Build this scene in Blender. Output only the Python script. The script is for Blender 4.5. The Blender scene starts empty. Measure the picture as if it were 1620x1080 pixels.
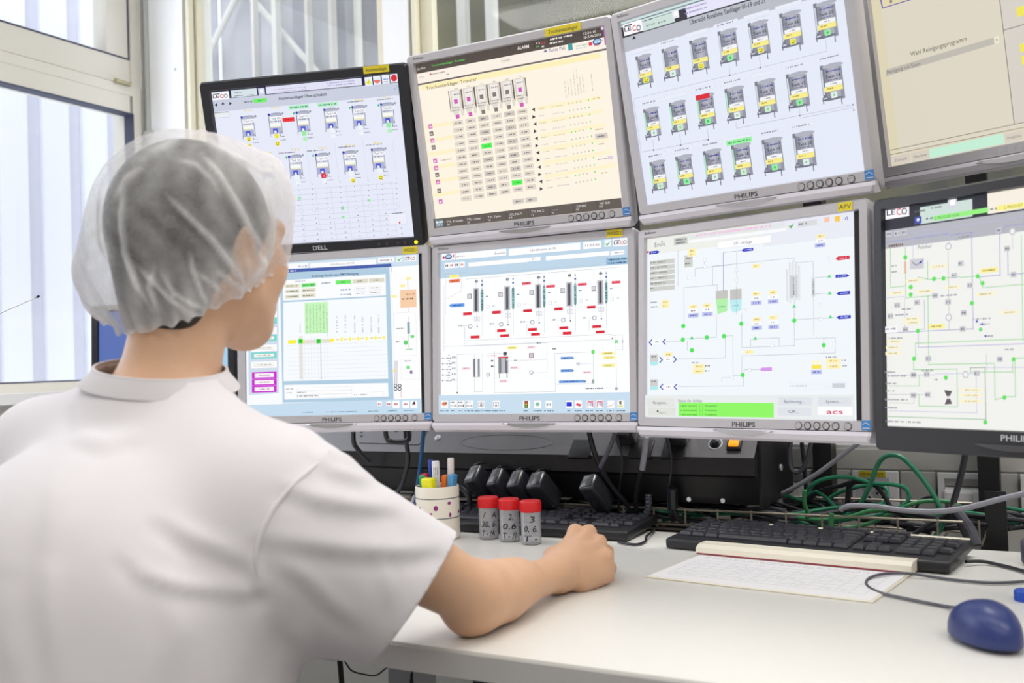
import bpy, bmesh, math, random
import numpy as np
from mathutils import Vector, Matrix, Euler
random.seed(7)
SC = bpy.context.scene
COL = SC.collection
rad = math.radians

# ------------------------------------------------------------------ camera
# room frame: X runs along the back wall, Y into the back wall, Z up (metres)
F = 1575.0
CAM_Z = 1.06
YAW, PITCH, ROLL = rad(29.0), rad(1.2226), rad(1.8819)
RC = Matrix.Rotation(YAW, 3, 'Z') @ Matrix.Rotation(PITCH, 3, 'X') @ Matrix.Rotation(ROLL, 3, 'Y')
cam_data = bpy.data.cameras.new('camera')
cam = bpy.data.objects.new('camera', cam_data)
COL.objects.link(cam)
cam.matrix_world = Matrix.Translation((0, 0, CAM_Z)) @ (RC @ Matrix.Rotation(rad(90), 3, 'X')).to_4x4()
cam_data.sensor_width = 36.0
cam_data.lens = 36.0 * F / 1620.0
cam_data.clip_start = 0.02
cam_data.dof.use_dof = True
cam_data.dof.focus_distance = 1.72
cam_data.dof.aperture_fstop = 5.0
SC.camera = cam

# ------------------------------------------------------------------ world, exposure, lamps
world = bpy.data.worlds.new('sky')
SC.world = world
world.use_nodes = True
wb = world.node_tree.nodes['Background']
wb.inputs[0].default_value = (0.93, 0.95, 1.0, 1)
wb.inputs[1].default_value = 2.35
SC.view_settings.view_transform = 'Standard'
SC.view_settings.look = 'None'
SC.view_settings.exposure = 0.0
SC.view_settings.gamma = 1.0
SC.view_settings.use_curve_mapping = False

def area(name, loc, size, energy, color, target=None, rot=None):
    l = bpy.data.lights.new(name, 'AREA')
    l.shape = 'RECTANGLE'; l.size, l.size_y = size
    l.energy = energy; l.color = color
    o = bpy.data.objects.new(name, l); COL.objects.link(o)
    o.location = loc
    if target is not None:
        o.rotation_euler = (Vector(target) - Vector(loc)).to_track_quat('-Z', 'Y').to_euler()
    elif rot: o.rotation_euler = rot
    return o
CEIL = 2.62
LAMPS = [(-1.5, 0.55), (-0.15, 0.55), (-1.5, -0.85), (-0.15, -0.85), (1.2, 0.55), (1.2, -0.85), (-0.15, 1.80)]
for i, (lx, ly) in enumerate(LAMPS):
    area('ceiling_lamp_light', (lx, ly, CEIL - 0.075), (1.15, 0.26), (4.4, 6.0, 3.6, 6.6, 11.5, 9.0, 19.0)[i], (1.0, 0.972, 0.935))
# daylight coming in through the left window
area('window_daylight', (-2.40, 1.0, 1.72), (2.0, 1.3), 17.0, (0.86, 0.91, 1.0), rot=(rad(90), 0, rad(-90)))

# ------------------------------------------------------------------ helpers
def lin(c):
    return tuple(((x / 255.0) / 12.92 if x <= 10 else ((x / 255.0 + 0.055) / 1.055) ** 2.4) for x in c)

def ray(px, py):
    return RC @ Vector(((px - 810) / F, 1.0, (540 - py) / F))
CP = Vector((0, 0, CAM_Z))
def on_z(px, py, z):
    d = ray(px, py); return CP + d * ((z - CAM_Z) / d.z)
def on_n(px, py, n):
    d = ray(px, py); return CP + d * (n / d.y)
def on_u(px, py, u):
    d = ray(px, py); return CP + d * (u / d.x)
FWD = Matrix.Rotation(YAW, 3, 'Z') @ Vector((0, 1, 0))
def at_depth(px, py, dep):
    d = ray(px, py); return CP + d * (dep / d.dot(FWD))

def mat(name, rgb, rough=0.5, metal=0.0, noise=0.0, nscale=30.0, bump=0.0, bscale=200.0, spec=0.5, **kw):
    m = bpy.data.materials.new(name); m.use_nodes = True
    nt = m.node_tree; b = nt.nodes['Principled BSDF']
    c = lin(rgb)
    b.inputs['Base Color'].default_value = (*c, 1)
    b.inputs['Roughness'].default_value = rough
    b.inputs['Metallic'].default_value = metal
    b.inputs['Specular IOR Level'].default_value = spec
    for k, val in kw.items():
        b.inputs[k.replace('_', ' ')].default_value = val
    if noise or bump:
        tc = nt.nodes.new('ShaderNodeTexCoord')
    if noise:
        n = nt.nodes.new('ShaderNodeTexNoise'); n.inputs['Scale'].default_value = nscale; n.inputs['Detail'].default_value = 5
        r = nt.nodes.new('ShaderNodeMapRange'); r.inputs[1].default_value = 0.3; r.inputs[2].default_value = 0.7
        r.inputs[3].default_value = 1 - noise; r.inputs[4].default_value = 1 + noise * 0.5
        mx = nt.nodes.new('ShaderNodeMix'); mx.data_type = 'RGBA'; mx.blend_type = 'MULTIPLY'; mx.inputs[0].default_value = 1
        mx.inputs[6].default_value = (*c, 1)
        nt.links.new(tc.outputs['Object'], n.inputs['Vector']); nt.links.new(n.outputs['Fac'], r.inputs[0])
        nt.links.new(r.outputs[0], mx.inputs[7]); nt.links.new(mx.outputs[2], b.inputs['Base Color'])
    if bump:
        n2 = nt.nodes.new('ShaderNodeTexNoise'); n2.inputs['Scale'].default_value = bscale; n2.inputs['Detail'].default_value = 3
        bp = nt.nodes.new('ShaderNodeBump'); bp.inputs['Strength'].default_value = bump; bp.inputs['Distance'].default_value = 0.002
        nt.links.new(tc.outputs['Object'], n2.inputs['Vector']); nt.links.new(n2.outputs['Fac'], bp.inputs['Height'])
        nt.links.new(bp.outputs[0], b.inputs['Normal'])
    return m

def emit(name, rgb, strength):
    m = bpy.data.materials.new(name); m.use_nodes = True
    b = m.node_tree.nodes['Principled BSDF']
    b.inputs['Base Color'].default_value = (*lin(rgb), 1)
    b.inputs['Emission Color'].default_value = (*lin(rgb), 1)
    b.inputs['Emission Strength'].default_value = strength
    return m

M = {}
M['wall'] = mat('painted wall', (226, 224, 219), 0.7, noise=0.02, bump=0.1)
M['ceiling'] = mat('ceiling board', (235, 235, 232), 0.85, noise=0.02)
M['floor'] = mat('grey vinyl floor', (120, 118, 118), 0.45, noise=0.06, nscale=60)
M['frame'] = mat('cream window frame', (232, 228, 218), 0.4, noise=0.015, nscale=8)
M['frame2'] = mat('cream yellowed frame', (226, 220, 198), 0.45, noise=0.02)
M['white'] = mat('white lacquer', (240, 240, 242), 0.4, noise=0.01)
M['seal'] = mat('dark rubber seal', (70, 74, 96), 0.6, noise=0.05)
M['pipe'] = mat('grey conduit', (186, 190, 186), 0.45, noise=0.03)
M['desk'] = mat('pale grey desk laminate', (224, 222, 217), 0.33, noise=0.012, nscale=90, bump=0.03, bscale=500)
M['desk_edge'] = mat('desk edge band', (196, 194, 192), 0.5, noise=0.02)
M['steel'] = mat('light steel leg', (196, 198, 206), 0.35, metal=0.2, noise=0.02)
M['silver'] = mat('silver monitor plastic', (192, 189, 194), 0.36, metal=0.1, noise=0.015, nscale=40)
M['silver2'] = mat('pale monitor chin plastic', (214, 211, 220), 0.3, metal=0.1, noise=0.01)
M['chrome'] = mat('satin chrome', (212, 212, 220), 0.16, metal=0.9, noise=0.01)
M['blackp'] = mat('black monitor plastic', (38, 38, 44), 0.38, noise=0.05)
M['darkp'] = mat('dark housing plastic', (62, 60, 62), 0.5, noise=0.05)
M['black'] = mat('black plastic', (26, 26, 29), 0.34, noise=0.06, bump=0.05, bscale=300)
M['blackm'] = mat('black powder coated steel', (34, 33, 36), 0.42, metal=0.2, noise=0.05, bump=0.08, bscale=400)
M['rubber'] = mat('black cable sheath', (34, 35, 42), 0.35, noise=0.06)
M['gcable'] = mat('grey cable sheath', (158, 158, 168), 0.35, noise=0.03)
M['dgcable'] = mat('dark grey cable sheath', (84, 84, 94), 0.35, noise=0.04)
M['green'] = mat('green cable sheath', (42, 128, 96), 0.4, noise=0.05)
M['green2'] = mat('leaf green cable sheath', (60, 136, 84), 0.4, noise=0.05)
M['blue'] = mat('blue cable sheath', (28, 88, 140), 0.4, noise=0.05)
M['ink'] = mat('dark print', (58, 58, 62), 0.6, noise=0.02)
M['paleink'] = mat('pale print', (205, 205, 210), 0.5, noise=0.02)
M['yellow'] = mat('yellow label tape', (226, 206, 42), 0.5, noise=0.03, nscale=90)
M['bluetag'] = mat('blue sticker', (62, 132, 200), 0.4, noise=0.06, nscale=200)
M['rail'] = mat('grey trunking', (212, 210, 206), 0.5, noise=0.015)
M['blank'] = mat('grey blank plate', (190, 189, 188), 0.5, noise=0.02)
M['socketgrey'] = mat('grey socket insert', (176, 178, 182), 0.45, noise=0.02)
M['wire'] = mat('galvanised wire', (150, 142, 128), 0.4, metal=0.5, noise=0.08)
M['paper'] = mat('white form paper', (238, 236, 238), 0.8, noise=0.01, nscale=200)
M['cream'] = mat('cream plastic', (233, 226, 208), 0.4, noise=0.015)
M['red'] = mat('red plastic cap', (218, 34, 40), 0.42, noise=0.03, nscale=200)

class MB:
    """collects shapes into one mesh"""
    def __init__(s): s.v = []; s.f = []; s.sm = []
    def add(s, vs, fs, smooth=False):
        o = len(s.v); s.v += [tuple(v) for v in vs]
        s.f += [tuple(i + o for i in f) for f in fs]; s.sm += [smooth] * len(fs)
        return s
    def box(s, c, d, R=None):
        x, y, z = d[0] / 2, d[1] / 2, d[2] / 2
        vs = [Vector((sx * x, sy * y, sz * z)) for sx in (-1, 1) for sy in (-1, 1) for sz in (-1, 1)]
        if R is not None: vs = [R @ v for v in vs]
        c = Vector(c)
        return s.add([v + c for v in vs], [(0, 1, 3, 2), (4, 6, 7, 5), (0, 4, 5, 1), (2, 3, 7, 6), (0, 2, 6, 4), (1, 5, 7, 3)])
    def rbox(s, c, d, r, R=None, seg=3):
        bm = bmesh.new(); bmesh.ops.create_cube(bm, size=1.0)
        bmesh.ops.scale(bm, vec=d, verts=bm.verts)
        bmesh.ops.bevel(bm, geom=bm.edges[:], offset=r, segments=seg, affect='EDGES', profile=0.5, clamp_overlap=True)
        s.addbm(bm, c, R, True)
        return s
    def addbm(s, bm, c=(0, 0, 0), R=None, smooth=False):
        bm.verts.index_update(); c = Vector(c)
        s.add([(R @ v.co if R is not None else v.co) + c for v in bm.verts], [[v.index for v in f.verts] for f in bm.faces], smooth)
        bm.free()
    def cyl(s, a, b, r, seg=16, r2=None, cap=True):
        a, b = Vector(a), Vector(b); r2 = r if r2 is None else r2
        d = (b - a).normalized(); x = d.orthogonal().normalized(); y = d.cross(x)
        vs = []
        for p, q in ((a, r), (b, r2)):
            vs += [p + (x * math.cos(t) + y * math.sin(t)) * q for t in (2 * math.pi * k / seg for k in range(seg))]
        s.add(vs, [(k, (k + 1) % seg, seg + (k + 1) % seg, seg + k) for k in range(seg)], True)
        if cap:
            s.add(vs[:seg], [tuple(range(seg - 1, -1, -1))]); s.add(vs[seg:], [tuple(range(seg))])
        return s
    def lathe(s, prof, c=(0, 0, 0), seg=32, R=None):
        c = Vector(c); vs = []
        for r, z in prof:
            for k in range(seg):
                t = 2 * math.pi * k / seg
                p = Vector((r * math.cos(t), r * math.sin(t), z))
                vs.append((R @ p if R is not None else p) + c)
        n = len(prof)
        return s.add(vs, [(i * seg + k, i * seg + (k + 1) % seg, (i + 1) * seg + (k + 1) % seg, (i + 1) * seg + k) for i in range(n - 1) for k in range(seg)], True)
    def tube(s, pts, r, seg=8, n=8, closed=False):
        P = [Vector(p) for p in pts]
        if len(P) > 2 and n > 1:
            Q = []
            for i in range(len(P) - 1):
                p0 = P[max(i - 1, 0)]; p1 = P[i]; p2 = P[i + 1]; p3 = P[min(i + 2, len(P) - 1)]
                for k in range(n):
                    t = k / n
                    Q.append(0.5 * ((2 * p1) + (p2 - p0) * t + (2 * p0 - 5 * p1 + 4 * p2 - p3) * t * t + (3 * p1 - p0 - 3 * p2 + p3) * t ** 3))
            Q.append(P[-1]); P = Q
        m = len(P); vs = []; x = None
        for i, p in enumerate(P):
            d = (P[min(i + 1, m - 1)] - P[max(i - 1, 0)])
            d = d.normalized() if d.length > 1e-9 else Vector((0, 0, 1))
            x = (d.orthogonal() if x is None else x - d * x.dot(d)).normalized(); y = d.cross(x)
            rr = r(i / (m - 1)) if callable(r) else r
            vs += [p + (x * math.cos(2 * math.pi * k / seg) + y * math.sin(2 * math.pi * k / seg)) * rr for k in range(seg)]
        s.add(vs, [(i * seg + k, i * seg + (k + 1) % seg, (i + 1) * seg + (k + 1) % seg, (i + 1) * seg + k) for i in range(m - 1) for k in range(seg)], True)
        s.add(vs[:seg], [tuple(range(seg - 1, -1, -1))]); s.add(vs[-seg:], [tuple(range(seg))])
        return s
    def loops(s, loops, close=True, cap0=False, cap1=False, smooth=False):
        n = len(loops[0]); vs = [p for l in loops for p in l]; fs = []
        for i in range(len(loops) - 1):
            for k in range(n if close else n - 1):
                fs.append((i * n + k, i * n + (k + 1) % n, (i + 1) * n + (k + 1) % n, (i + 1) * n + k))
        if cap0: fs.append(tuple(range(n - 1, -1, -1)))
        if cap1: fs.append(tuple(range((len(loops) - 1) * n, len(loops) * n)))
        return s.add(vs, fs, smooth)
    def build(s, name, m, parent=None, loc=None, recalc=True):
        me = bpy.data.meshes.new(name)
        me.from_pydata(s.v, [], s.f)
        me.polygons.foreach_set('use_smooth', s.sm)
        if recalc:
            bm = bmesh.new(); bm.from_mesh(me); bmesh.ops.remove_doubles(bm, verts=bm.verts, dist=1e-6)
            bmesh.ops.recalc_face_normals(bm, faces=bm.faces)
            for e in bm.edges:
                if len(e.link_faces) == 2 and e.calc_face_angle(0) > 0.7: e.smooth = False
            bm.to_mesh(me); bm.free()
        if m: me.materials.append(M[m] if isinstance(m, str) else m)
        o = bpy.data.objects.new(name, me); COL.objects.link(o)
        if parent: o.parent = parent
        if loc: o.location = loc
        return o

def thing(name, label, cat, loc=(0, 0, 0), rz=0.0, group=None, M4=None):
    o = bpy.data.objects.new(name, None); COL.objects.link(o)
    o.empty_display_size = 0.03
    if M4 is not None: o.matrix_world = M4
    else: o.location = loc; o.rotation_euler = (0, 0, rz)
    return tag(o, label, cat, group)
def tag(o, label, cat, group=None):
    o['label'] = label; o['category'] = cat
    if group: o['group'] = group
    return o
def struct(o):
    o['kind'] = 'structure'; return o
def lab(o, label):
    o['label'] = label; return o

_tc = {}
def text_mesh(txt, bold=False):
    """flat outlines of a string, cap height 1, centred"""
    key = (txt, bold)
    if key not in _tc:
        cu = bpy.data.curves.new('t', 'FONT'); cu.body = txt; cu.size = 1.0; cu.resolution_u = 2
        cu.offset = 0.012 if bold else 0.0
        ob = bpy.data.objects.new('t', cu); COL.objects.link(ob)
        dg = bpy.context.evaluated_depsgraph_get()
        me = bpy.data.meshes.new_from_object(ob.evaluated_get(dg))
        vs = [(v.co.x, v.co.y) for v in me.vertices]; fs = [tuple(p.vertices) for p in me.polygons]
        bpy.data.objects.remove(ob); bpy.data.curves.remove(cu); bpy.data.meshes.remove(me)
        k = 1 / 0.70
        if vs:
            x0 = min(v[0] for v in vs); x1 = max(v[0] for v in vs)
            vs = [((x - (x0 + x1) / 2) * k, (y - 0.35) * k) for x, y in vs]; w = (x1 - x0) * k
        else: w = 0
        _tc[key] = (vs, fs, w)
    return _tc[key]
def add_text(mb, txt, fn, h, width=None, bold=False):
    """fn maps text plane (x, y) in metres to 3D"""
    vs, fs, w = text_mesh(txt, bold)
    sx = h if width is None or w == 0 else width / w
    mb.add([fn(x * sx, y * h) for x, y in vs], fs)

# ------------------------------------------------------------------ the room
UL, UR, NB, NR = -2.46, 2.4, 2.15, -2.2
def wallpiece(name, pieces, m):
    mb = MB()
    for lo, hi in pieces:
        mb.box([(a + b) / 2 for a, b in zip(lo, hi)], [b - a for a, b in zip(lo, hi)])
    return struct(mb.build(name, m))
wallpiece('floor', [((UL - .2, NR - .2, -.1), (UR + .2, NB + .2, 0))], 'floor')
wallpiece('ceiling', [((UL - .2, NR - .2, CEIL), (UR + .2, NB + .2, CEIL + .1))], 'ceiling')
wallpiece('wall_right', [((UR, NR - .2, 0), (UR + .12, NB + .2, CEIL))], 'wall')
wallpiece('wall_rear', [((UL - .2, NR - .12, 0), (UR, NR, CEIL))], 'wall')
# left wall with the window opening n 0.62..2.125, z 1.0..2.5
wallpiece('wall_left', [((UL - .12, NR, 0), (UL, NB + .1, 1.0)), ((UL - .12, NR, 2.5), (UL, NB + .1, CEIL)),
                        ((UL - .12, NR, 1.0), (UL, 0.30, 2.5)), ((UL - .12, 2.132, 1.0), (UL, NB + .1, 2.5))], 'wall')
# back wall: solid below, glazed strip above
G0, G1 = 1.24, 2.5
wallpiece('wall_back', [((UL, NB, 0), (UR, NB + .1, G0)), ((UL, NB, G1), (UR, NB + .1, CEIL)),
                        ((UL, NB, G0), (-2.278, NB + .1, G1)), ((-1.543, NB, G0), (-1.462, NB + .1, G1)),
                        ((1.2, NB, G0), (UR, NB + .1, G1))], 'wall')
# corner panel with its seam and screws
mb = MB(); mb.box((-2.41 + .055, NB - .006, 1.86), (.15, .012, 1.3)); mb.box((-2.292, NB - .009, 1.86), (.026, .018, 1.3))
struct(mb.build('trim_1', 'white'))
mb = MB()
for z in (1.735, 1.98, 2.2): mb.cyl((-2.318, NB - .012, z), (-2.318, NB - .0145, z), .0042, 10)
struct(mb.build('trim_2', 'steel'))
mb = MB(); mb.box((-1.5025, NB - .008, 1.87), (.081, .016, 1.26))
struct(mb.build('trim_3', 'white'))

def glassmat():
    m = bpy.data.materials.new('window glass'); m.use_nodes = True
    nt = m.node_tree; nt.nodes.clear()
    out = nt.nodes.new('ShaderNodeOutputMaterial'); mx = nt.nodes.new('ShaderNodeMixShader')
    tr = nt.nodes.new('ShaderNodeBsdfTransparent'); gl = nt.nodes.new('ShaderNodeBsdfGlossy')
    no = nt.nodes.new('ShaderNodeTexNoise'); no.inputs['Scale'].default_value = 3
    mr = nt.nodes.new('ShaderNodeMapRange'); mr.inputs[3].default_value = 0.012; mr.inputs[4].default_value = 0.035
    tr.inputs[0].default_value = (0.97, 0.985, 0.985, 1); gl.inputs['Roughness'].default_value = 0.03
    nt.links.new(no.outputs[0], mr.inputs[0]); nt.links.new(mr.outputs[0], mx.inputs[0])
    nt.links.new(tr.outputs[0], mx.inputs[1]); nt.links.new(gl.outputs[0], mx.inputs[2]); nt.links.new(mx.outputs[0], out.inputs[0])
    return m
M['glass'] = glassmat()

# window_1: the left window, fixed light above and casement below
def ring(mb, axis, a0, a1, z0, z1, w, d0, d1):
    """rectangular frame of bar width w; axis 'n' lies in a plane u=const, 'u' in a plane n=const"""
    for (p0, p1, q0, q1) in ((a0, a1, z0, z0 + w), (a0, a1, z1 - w, z1), (a0, a0 + w, z0 + w, z1 - w), (a1 - w, a1, z0 + w, z1 - w)):
        if axis == 'n': mb.box(((d0 + d1) / 2, (p0 + p1) / 2, (q0 + q1) / 2), (d1 - d0, p1 - p0, q1 - q0))
        else: mb.box(((p0 + p1) / 2, (d0 + d1) / 2, (q0 + q1) / 2), (p1 - p0, d1 - d0, q1 - q0))
mb = MB(); ring(mb, 'n', 0.30, 2.132, 1.0, 2.5, .034, UL - .09, UL - .004)
w1 = struct(mb.build('window_1', 'frame'))
mb = MB(); ring(mb, 'n', 0.334, 2.098, 1.947, 2.466, .082, UL - .07, UL - .012)
mb.box((UL - .041, 2.1, 2.2), (.05, .06, .53))
struct(mb.build('upper_frame', 'frame', w1))
mb = MB(); ring(mb, 'n', 0.334, 2.124, 1.02, 1.940, .03, UL - .06, UL + .004); mb.box((UL - .0285, 1.22, 1.8835), (.062, 1.73, .054))
sash = struct(mb.build('casement_sash', 'frame', w1))
mb = MB(); ring(mb, 'n', 0.364, 2.096, 1.048, 1.857, .004, UL - .034, UL + .0045)
struct(mb.build('sash_seal', 'seal', sash))
mb = MB(); ring(mb, 'n', 0.41, 2.098, 2.024, 2.39, .005, UL - .062, UL - .0105)
struct(mb.build('upper_seal', 'seal', w1))
struct(MB().box((UL - .03, 1.22, 1.45), (.006, 1.74, .82)).build('pane', 'glass', sash))
struct(MB().box((UL - .045, 1.22, 2.2), (.006, 1.72, .4)).build('upper_pane', 'glass', w1))
mb = MB(); mb.box((UL + .03, 1.21, 1.008), (.1, 1.86, .028)); struct(mb.build('window_sill', 'white', w1))
mb = MB(); mb.box((UL + .008, 2.055, 1.9425), (.008, .05, .011)); mb.cyl((UL + .012, 2.034, 1.9425), (UL + .012, 2.08, 1.9425), .0055, 12)
mb.cyl((UL + .012, 2.025, 1.9425), (UL + .012, 2.034, 1.9425), .0075, 12)
lab(struct(mb.build('window_hinge', mat('brassy hinge', (190, 184, 152), .3, metal=.7, noise=.04), w1)), 'small metal window hinge in the sash gap')

# glazed partition lights in the back wall
for k, (a, b) in enumerate(((-2.278, -1.543), (-1.462, 1.2))):
    mb = MB(); ring(mb, 'u', a, b, G0, G1, .036 if k == 0 else .058, NB + .01, NB + .035)
    mb.box((a + .016, NB - .004, 1.87), (.012, .02, 1.26))
    w = struct(mb.build('window_%d' % (k + 2), 'frame2'))
    struct(MB().box(((a + b) / 2, NB + .022, 1.87), (b - a - .06, .006, 1.22)).build('pane', 'glass', w))

# what lies beyond the glass: ribbed facade outdoors, process hall behind
M['facade'] = mat('white facade sheet', (236, 238, 246), 0.6, noise=0.01)
M['facade2'] = mat('lavender facade groove', (208, 209, 224), 0.6, noise=0.02)
mb = MB(); mb.box((UL - 1.35, 1.6, 1.7), (.04, 5, 3.4)); struct(mb.build('trim_4', 'facade2'))
mb = MB()
k = -.4
while k < 4:
    mb.box((UL - 1.318, k, 1.7), (.024, .128, 3.4)); k += .2
struct(mb.build('trim_5', 'facade'))
def hallmat():
    m = mat('hall concrete', (150, 146, 128), .8)
    nt = m.node_tree; b = nt.nodes['Principled BSDF']
    tc = nt.nodes.new('ShaderNodeTexCoord'); n = nt.nodes.new('ShaderNodeTexNoise'); n.inputs['Scale'].default_value = 2.2; n.inputs['Detail'].default_value = 6
    cr = nt.nodes.new('ShaderNodeValToRGB'); e = cr.color_ramp.elements
    e[0].position = .3; e[0].color = (*lin((62, 60, 54)), 1); e[1].position = .7; e[1].color = (*lin((96, 92, 70)), 1)
    nt.links.new(tc.outputs['Object'], n.inputs['Vector']); nt.links.new(n.outputs['Fac'], cr.inputs[0]); nt.links.new(cr.outputs[0], b.inputs['Base Color'])
    return m
M['hall'] = hallmat()
M['strip'] = mat('pale strip curtain', (182, 182, 186), .45, noise=.28, nscale=3.5)
M['strip2'] = mat('grey strip curtain', (166, 166, 174), .45, noise=.28, nscale=3.5)
M['polewhite'] = mat('pale hall post', (214, 212, 206), .5, noise=.03)
mb = MB(); mb.box((-2.0, 5.2, 2.6), (12, .1, 5.2)); struct(mb.build('wall_far', 'hall'))

# process hall behind the partition: strip curtain, posts, rods for reflection streaks
sc_ = thing('strip_curtain', 'pale hanging strip curtain seen through the left partition glass', 'curtain', (-1.9, 3.0, 0))
pxs = [318, 345, 372, 401, 413, 438, 464, 489, 508, 527, 547, 567, 590]
for i, px in enumerate(pxs):
    p = on_n(px, 60, 3.0); q = on_n((pxs + [616])[i + 1], 60, 3.0)
    mb = MB(); mb.box(((p.x + q.x) / 2 + 1.9, (i % 2) * .02, 1.45), (q.x - p.x - .004, .006, 2.5))
    mb.build('strip', 'strip' if i % 3 else 'strip2', sc_)
mb = MB(); mb.box((0.1, .01, 2.72), (1.6, .05, .05)); mb.build('hanging_rail', 'steel', sc_)
for px, w, nm in ((404, .012, 'left'), (438, .022, 'mid'), (489, .014, 'wide'), (527, .016, 'right'), (567, .014, 'far')):
    p = on_n(px, 60, 2.9)
    tag(MB().box((p.x, 2.9, 1.35), (w, .03, 2.7)).build('hall_post', 'polewhite'),
        'slim pale post behind left partition glass, %s' % {'left': 'thinnest, first from the white corner panel', 'mid': 'second from the white corner panel',
        'wide': 'third from the white corner panel', 'right': 'fourth from the white corner panel', 'far': 'nearest one to the white mullion'}[nm], 'post', 'hall posts')
for px, a in ((733, 'nearer the mullion'), (778, 'farther from the mullion')):
    p = on_n(px, 30, 3.2)
    tag(MB().box((p.x, 3.2, 1.35), (.036, .036, 2.7)).build('hall_post', 'polewhite'), 'pale post in the grey hall behind the right partition glass, ' + a, 'post', 'hall posts')
for (a, b, t) in (((318, 108), (352, 40), 'steep pale diagonal brace low beside the cream frame behind left glass'), ((436, 40), (505, 118), 'pale diagonal brace falling to the right behind left glass')):
    A = on_n(*a, 2.95); B = on_n(*b, 2.95); D = B - A
    mb = MB(); mb.cyl(A - D * .9, B + D * .9, .013, 10)  # bright reflection streaks modelled as pale rods
    tag(mb.build('reflection_streak', 'polewhite'), t, 'brace')

# conduit down the corner, with its clamp
cd = thing('conduit', 'grey vertical conduit pipe clamped in the corner beside the window', 'pipe', (UL + .019, 2.1405, 0))
MB().cyl((0, 0, .3), (0, 0, CEIL), .0095, 14).build('pipe', 'pipe', cd)
mb = MB(); mb.box((.004, -.002, 1.80), (.034, .024, .016)); mb.build('clamp', 'pipe', cd)

# ------------------------------------------------------------------ desk
D0, D1, DL, DR, DZ = .945, 1.74, -2.25, .75, .74
dk = thing('desk', 'long pale grey control desk with a square front edge', 'desk', (-.75, 1.34, 0))
def loc(p, o): return Vector(p) - o.location
bm = bmesh.new(); bmesh.ops.create_cube(bm, size=1); bmesh.ops.scale(bm, vec=(DR - DL, D1 - D0 - .003, .03), verts=bm.verts)
bmesh.ops.bevel(bm, geom=bm.edges[:], offset=.0015, segments=2, affect='EDGES')
mb = MB(); mb.addbm(bm, ((DL + DR) / 2 + .75, (D0 + D1) / 2 - 1.34 + .0015, DZ - .015)); mb.build('desktop', 'desk', dk)
mb = MB(); mb.box(((DL + DR) / 2 + .75, D0 - 1.34, DZ - .016), (DR - DL - .004, .002, .0275)); lab(mb.build('edge_band', 'desk_edge', dk), 'slightly darker front edge band')
for u in (-2.15, -.885, .65):
    mb = MB(); mb.box((u + .75, -.09, .355), (.045, .06, .71)); mb.box((u + .75, .0, .02), (.06, .66, .04)); mb.box((u + .75, .0, .69), (.045, .6, .035))
    mb.build('leg', 'steel', dk)

# ------------------------------------------------------------------ socket rail on the back wall
RZ0, RZ1, RN = .735, .823, NB - .065
tr = thing('cable_trunking', 'long grey wall trunking that carries the socket plates', 'trunking', (-.6, NB, .6))
def T_(p): return (p[0] + .6, p[1] - NB, p[2] - .6)
mb = MB(); mb.box(T_((-.6, NB - .033, .735)), (3.2, .056, .262)); mb.build('channel', 'rail', tr)
mb = MB(); mb.rbox(T_((-.6, NB - .036, .845)), (3.2, .065, .042), .004); mb.build('upper_cover', 'rail', tr)
mb = MB(); mb.box(T_((-.6, NB - .0375, .679)), (3.2, .066, .11)); mb.build('lower_cover', 'rail', tr)
mb = MB(); mb.box(T_((-.6, NB - .035, .869)), (3.2, .062, .006)); lab(mb.build('top_lip', 'white', tr), 'top lip whitened to look lit from above')  # light falling from above put into the white of the lip
def plate(u0, u1, m, name='plate'):
    mb = MB(); mb.rbox(T_(((u0 + u1) / 2, RN, (RZ0 + RZ1) / 2)), (u1 - u0 - .0015, .012, RZ1 - RZ0 - .001), .003)
    return mb.build(name, m, tr)
plate(-1.0, -.535, 'blank', 'blank_plate'); plate(-.457, -.384, 'blank', 'blank_plate'); plate(-.293, -.226, 'blank', 'blank_plate'); plate(-.135, -.084, 'blank', 'blank_plate'); plate(.01, .6, 'blank', 'blank_plate')
def outlet(u0, u1, label):
    o = thing('data_outlet', label, 'outlet', ((u0 + u1) / 2, RN - .006, (RZ0 + RZ1) / 2), group='data outlets on the trunking')
    w = u1 - u0; h = RZ1 - RZ0
    mb = MB()
    def fr(wo, ho, wi, hi, y0, y1):
        def L(w_, h_, y): return [Vector((-w_ / 2, y, -h_ / 2)), Vector((w_ / 2, y, -h_ / 2)), Vector((w_ / 2, y, h_ / 2)), Vector((-w_ / 2, y, h_ / 2))]
        mb.loops([L(wo, ho, y1), L(wo - .003, ho - .003, y0), L(wi, hi, y0), L(wi, hi, y1)])
    fr(w - .001, h - .001, w - .026, h - .022, -.012, .0); mb.build('frame', 'white', o)
    MB().box((0, -.001, .026), (w - .026, .003, .016)).build('upper_insert', 'blank', o)
    mb = MB()
    # sloped outlet head that overhangs the ports
    prof = [(-.004, .016), (-.020, .010), (-.024, -.012), (-.010, -.016), (-.004, -.012)]
    mb.loops([[Vector((x, y, z)) for y, z in prof] for x in (-w / 2 + .014, w / 2 - .014)], cap0=True, cap1=True); mb.build('outlet_head', 'white', o)
    MB().box((-.004, -.0225, .0), (w - .042, .0035, .014)).build('name_window', 'paper', o)
    mb = MB(); mb.box((-.012, -.006, -.026), (.02, .008, .018)); mb.box((.012, -.006, -.026), (.02, .008, .018)); lab(mb.build('port', 'dgcable', o), 'dark data ports')
    MB().box((.012, -.012, -.026), (.014, .02, .012)).build('plug', 'green', o)
    return o
outlet(-.533, -.459, 'white data outlet on the wall trunking just right of the black power box')
outlet(-.2245, -.1365, 'white data outlet on the wall trunking half hidden by the black post')
outlet(-.0825, .008, 'white data outlet at the right edge of the photo, only its rim showing')
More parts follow.
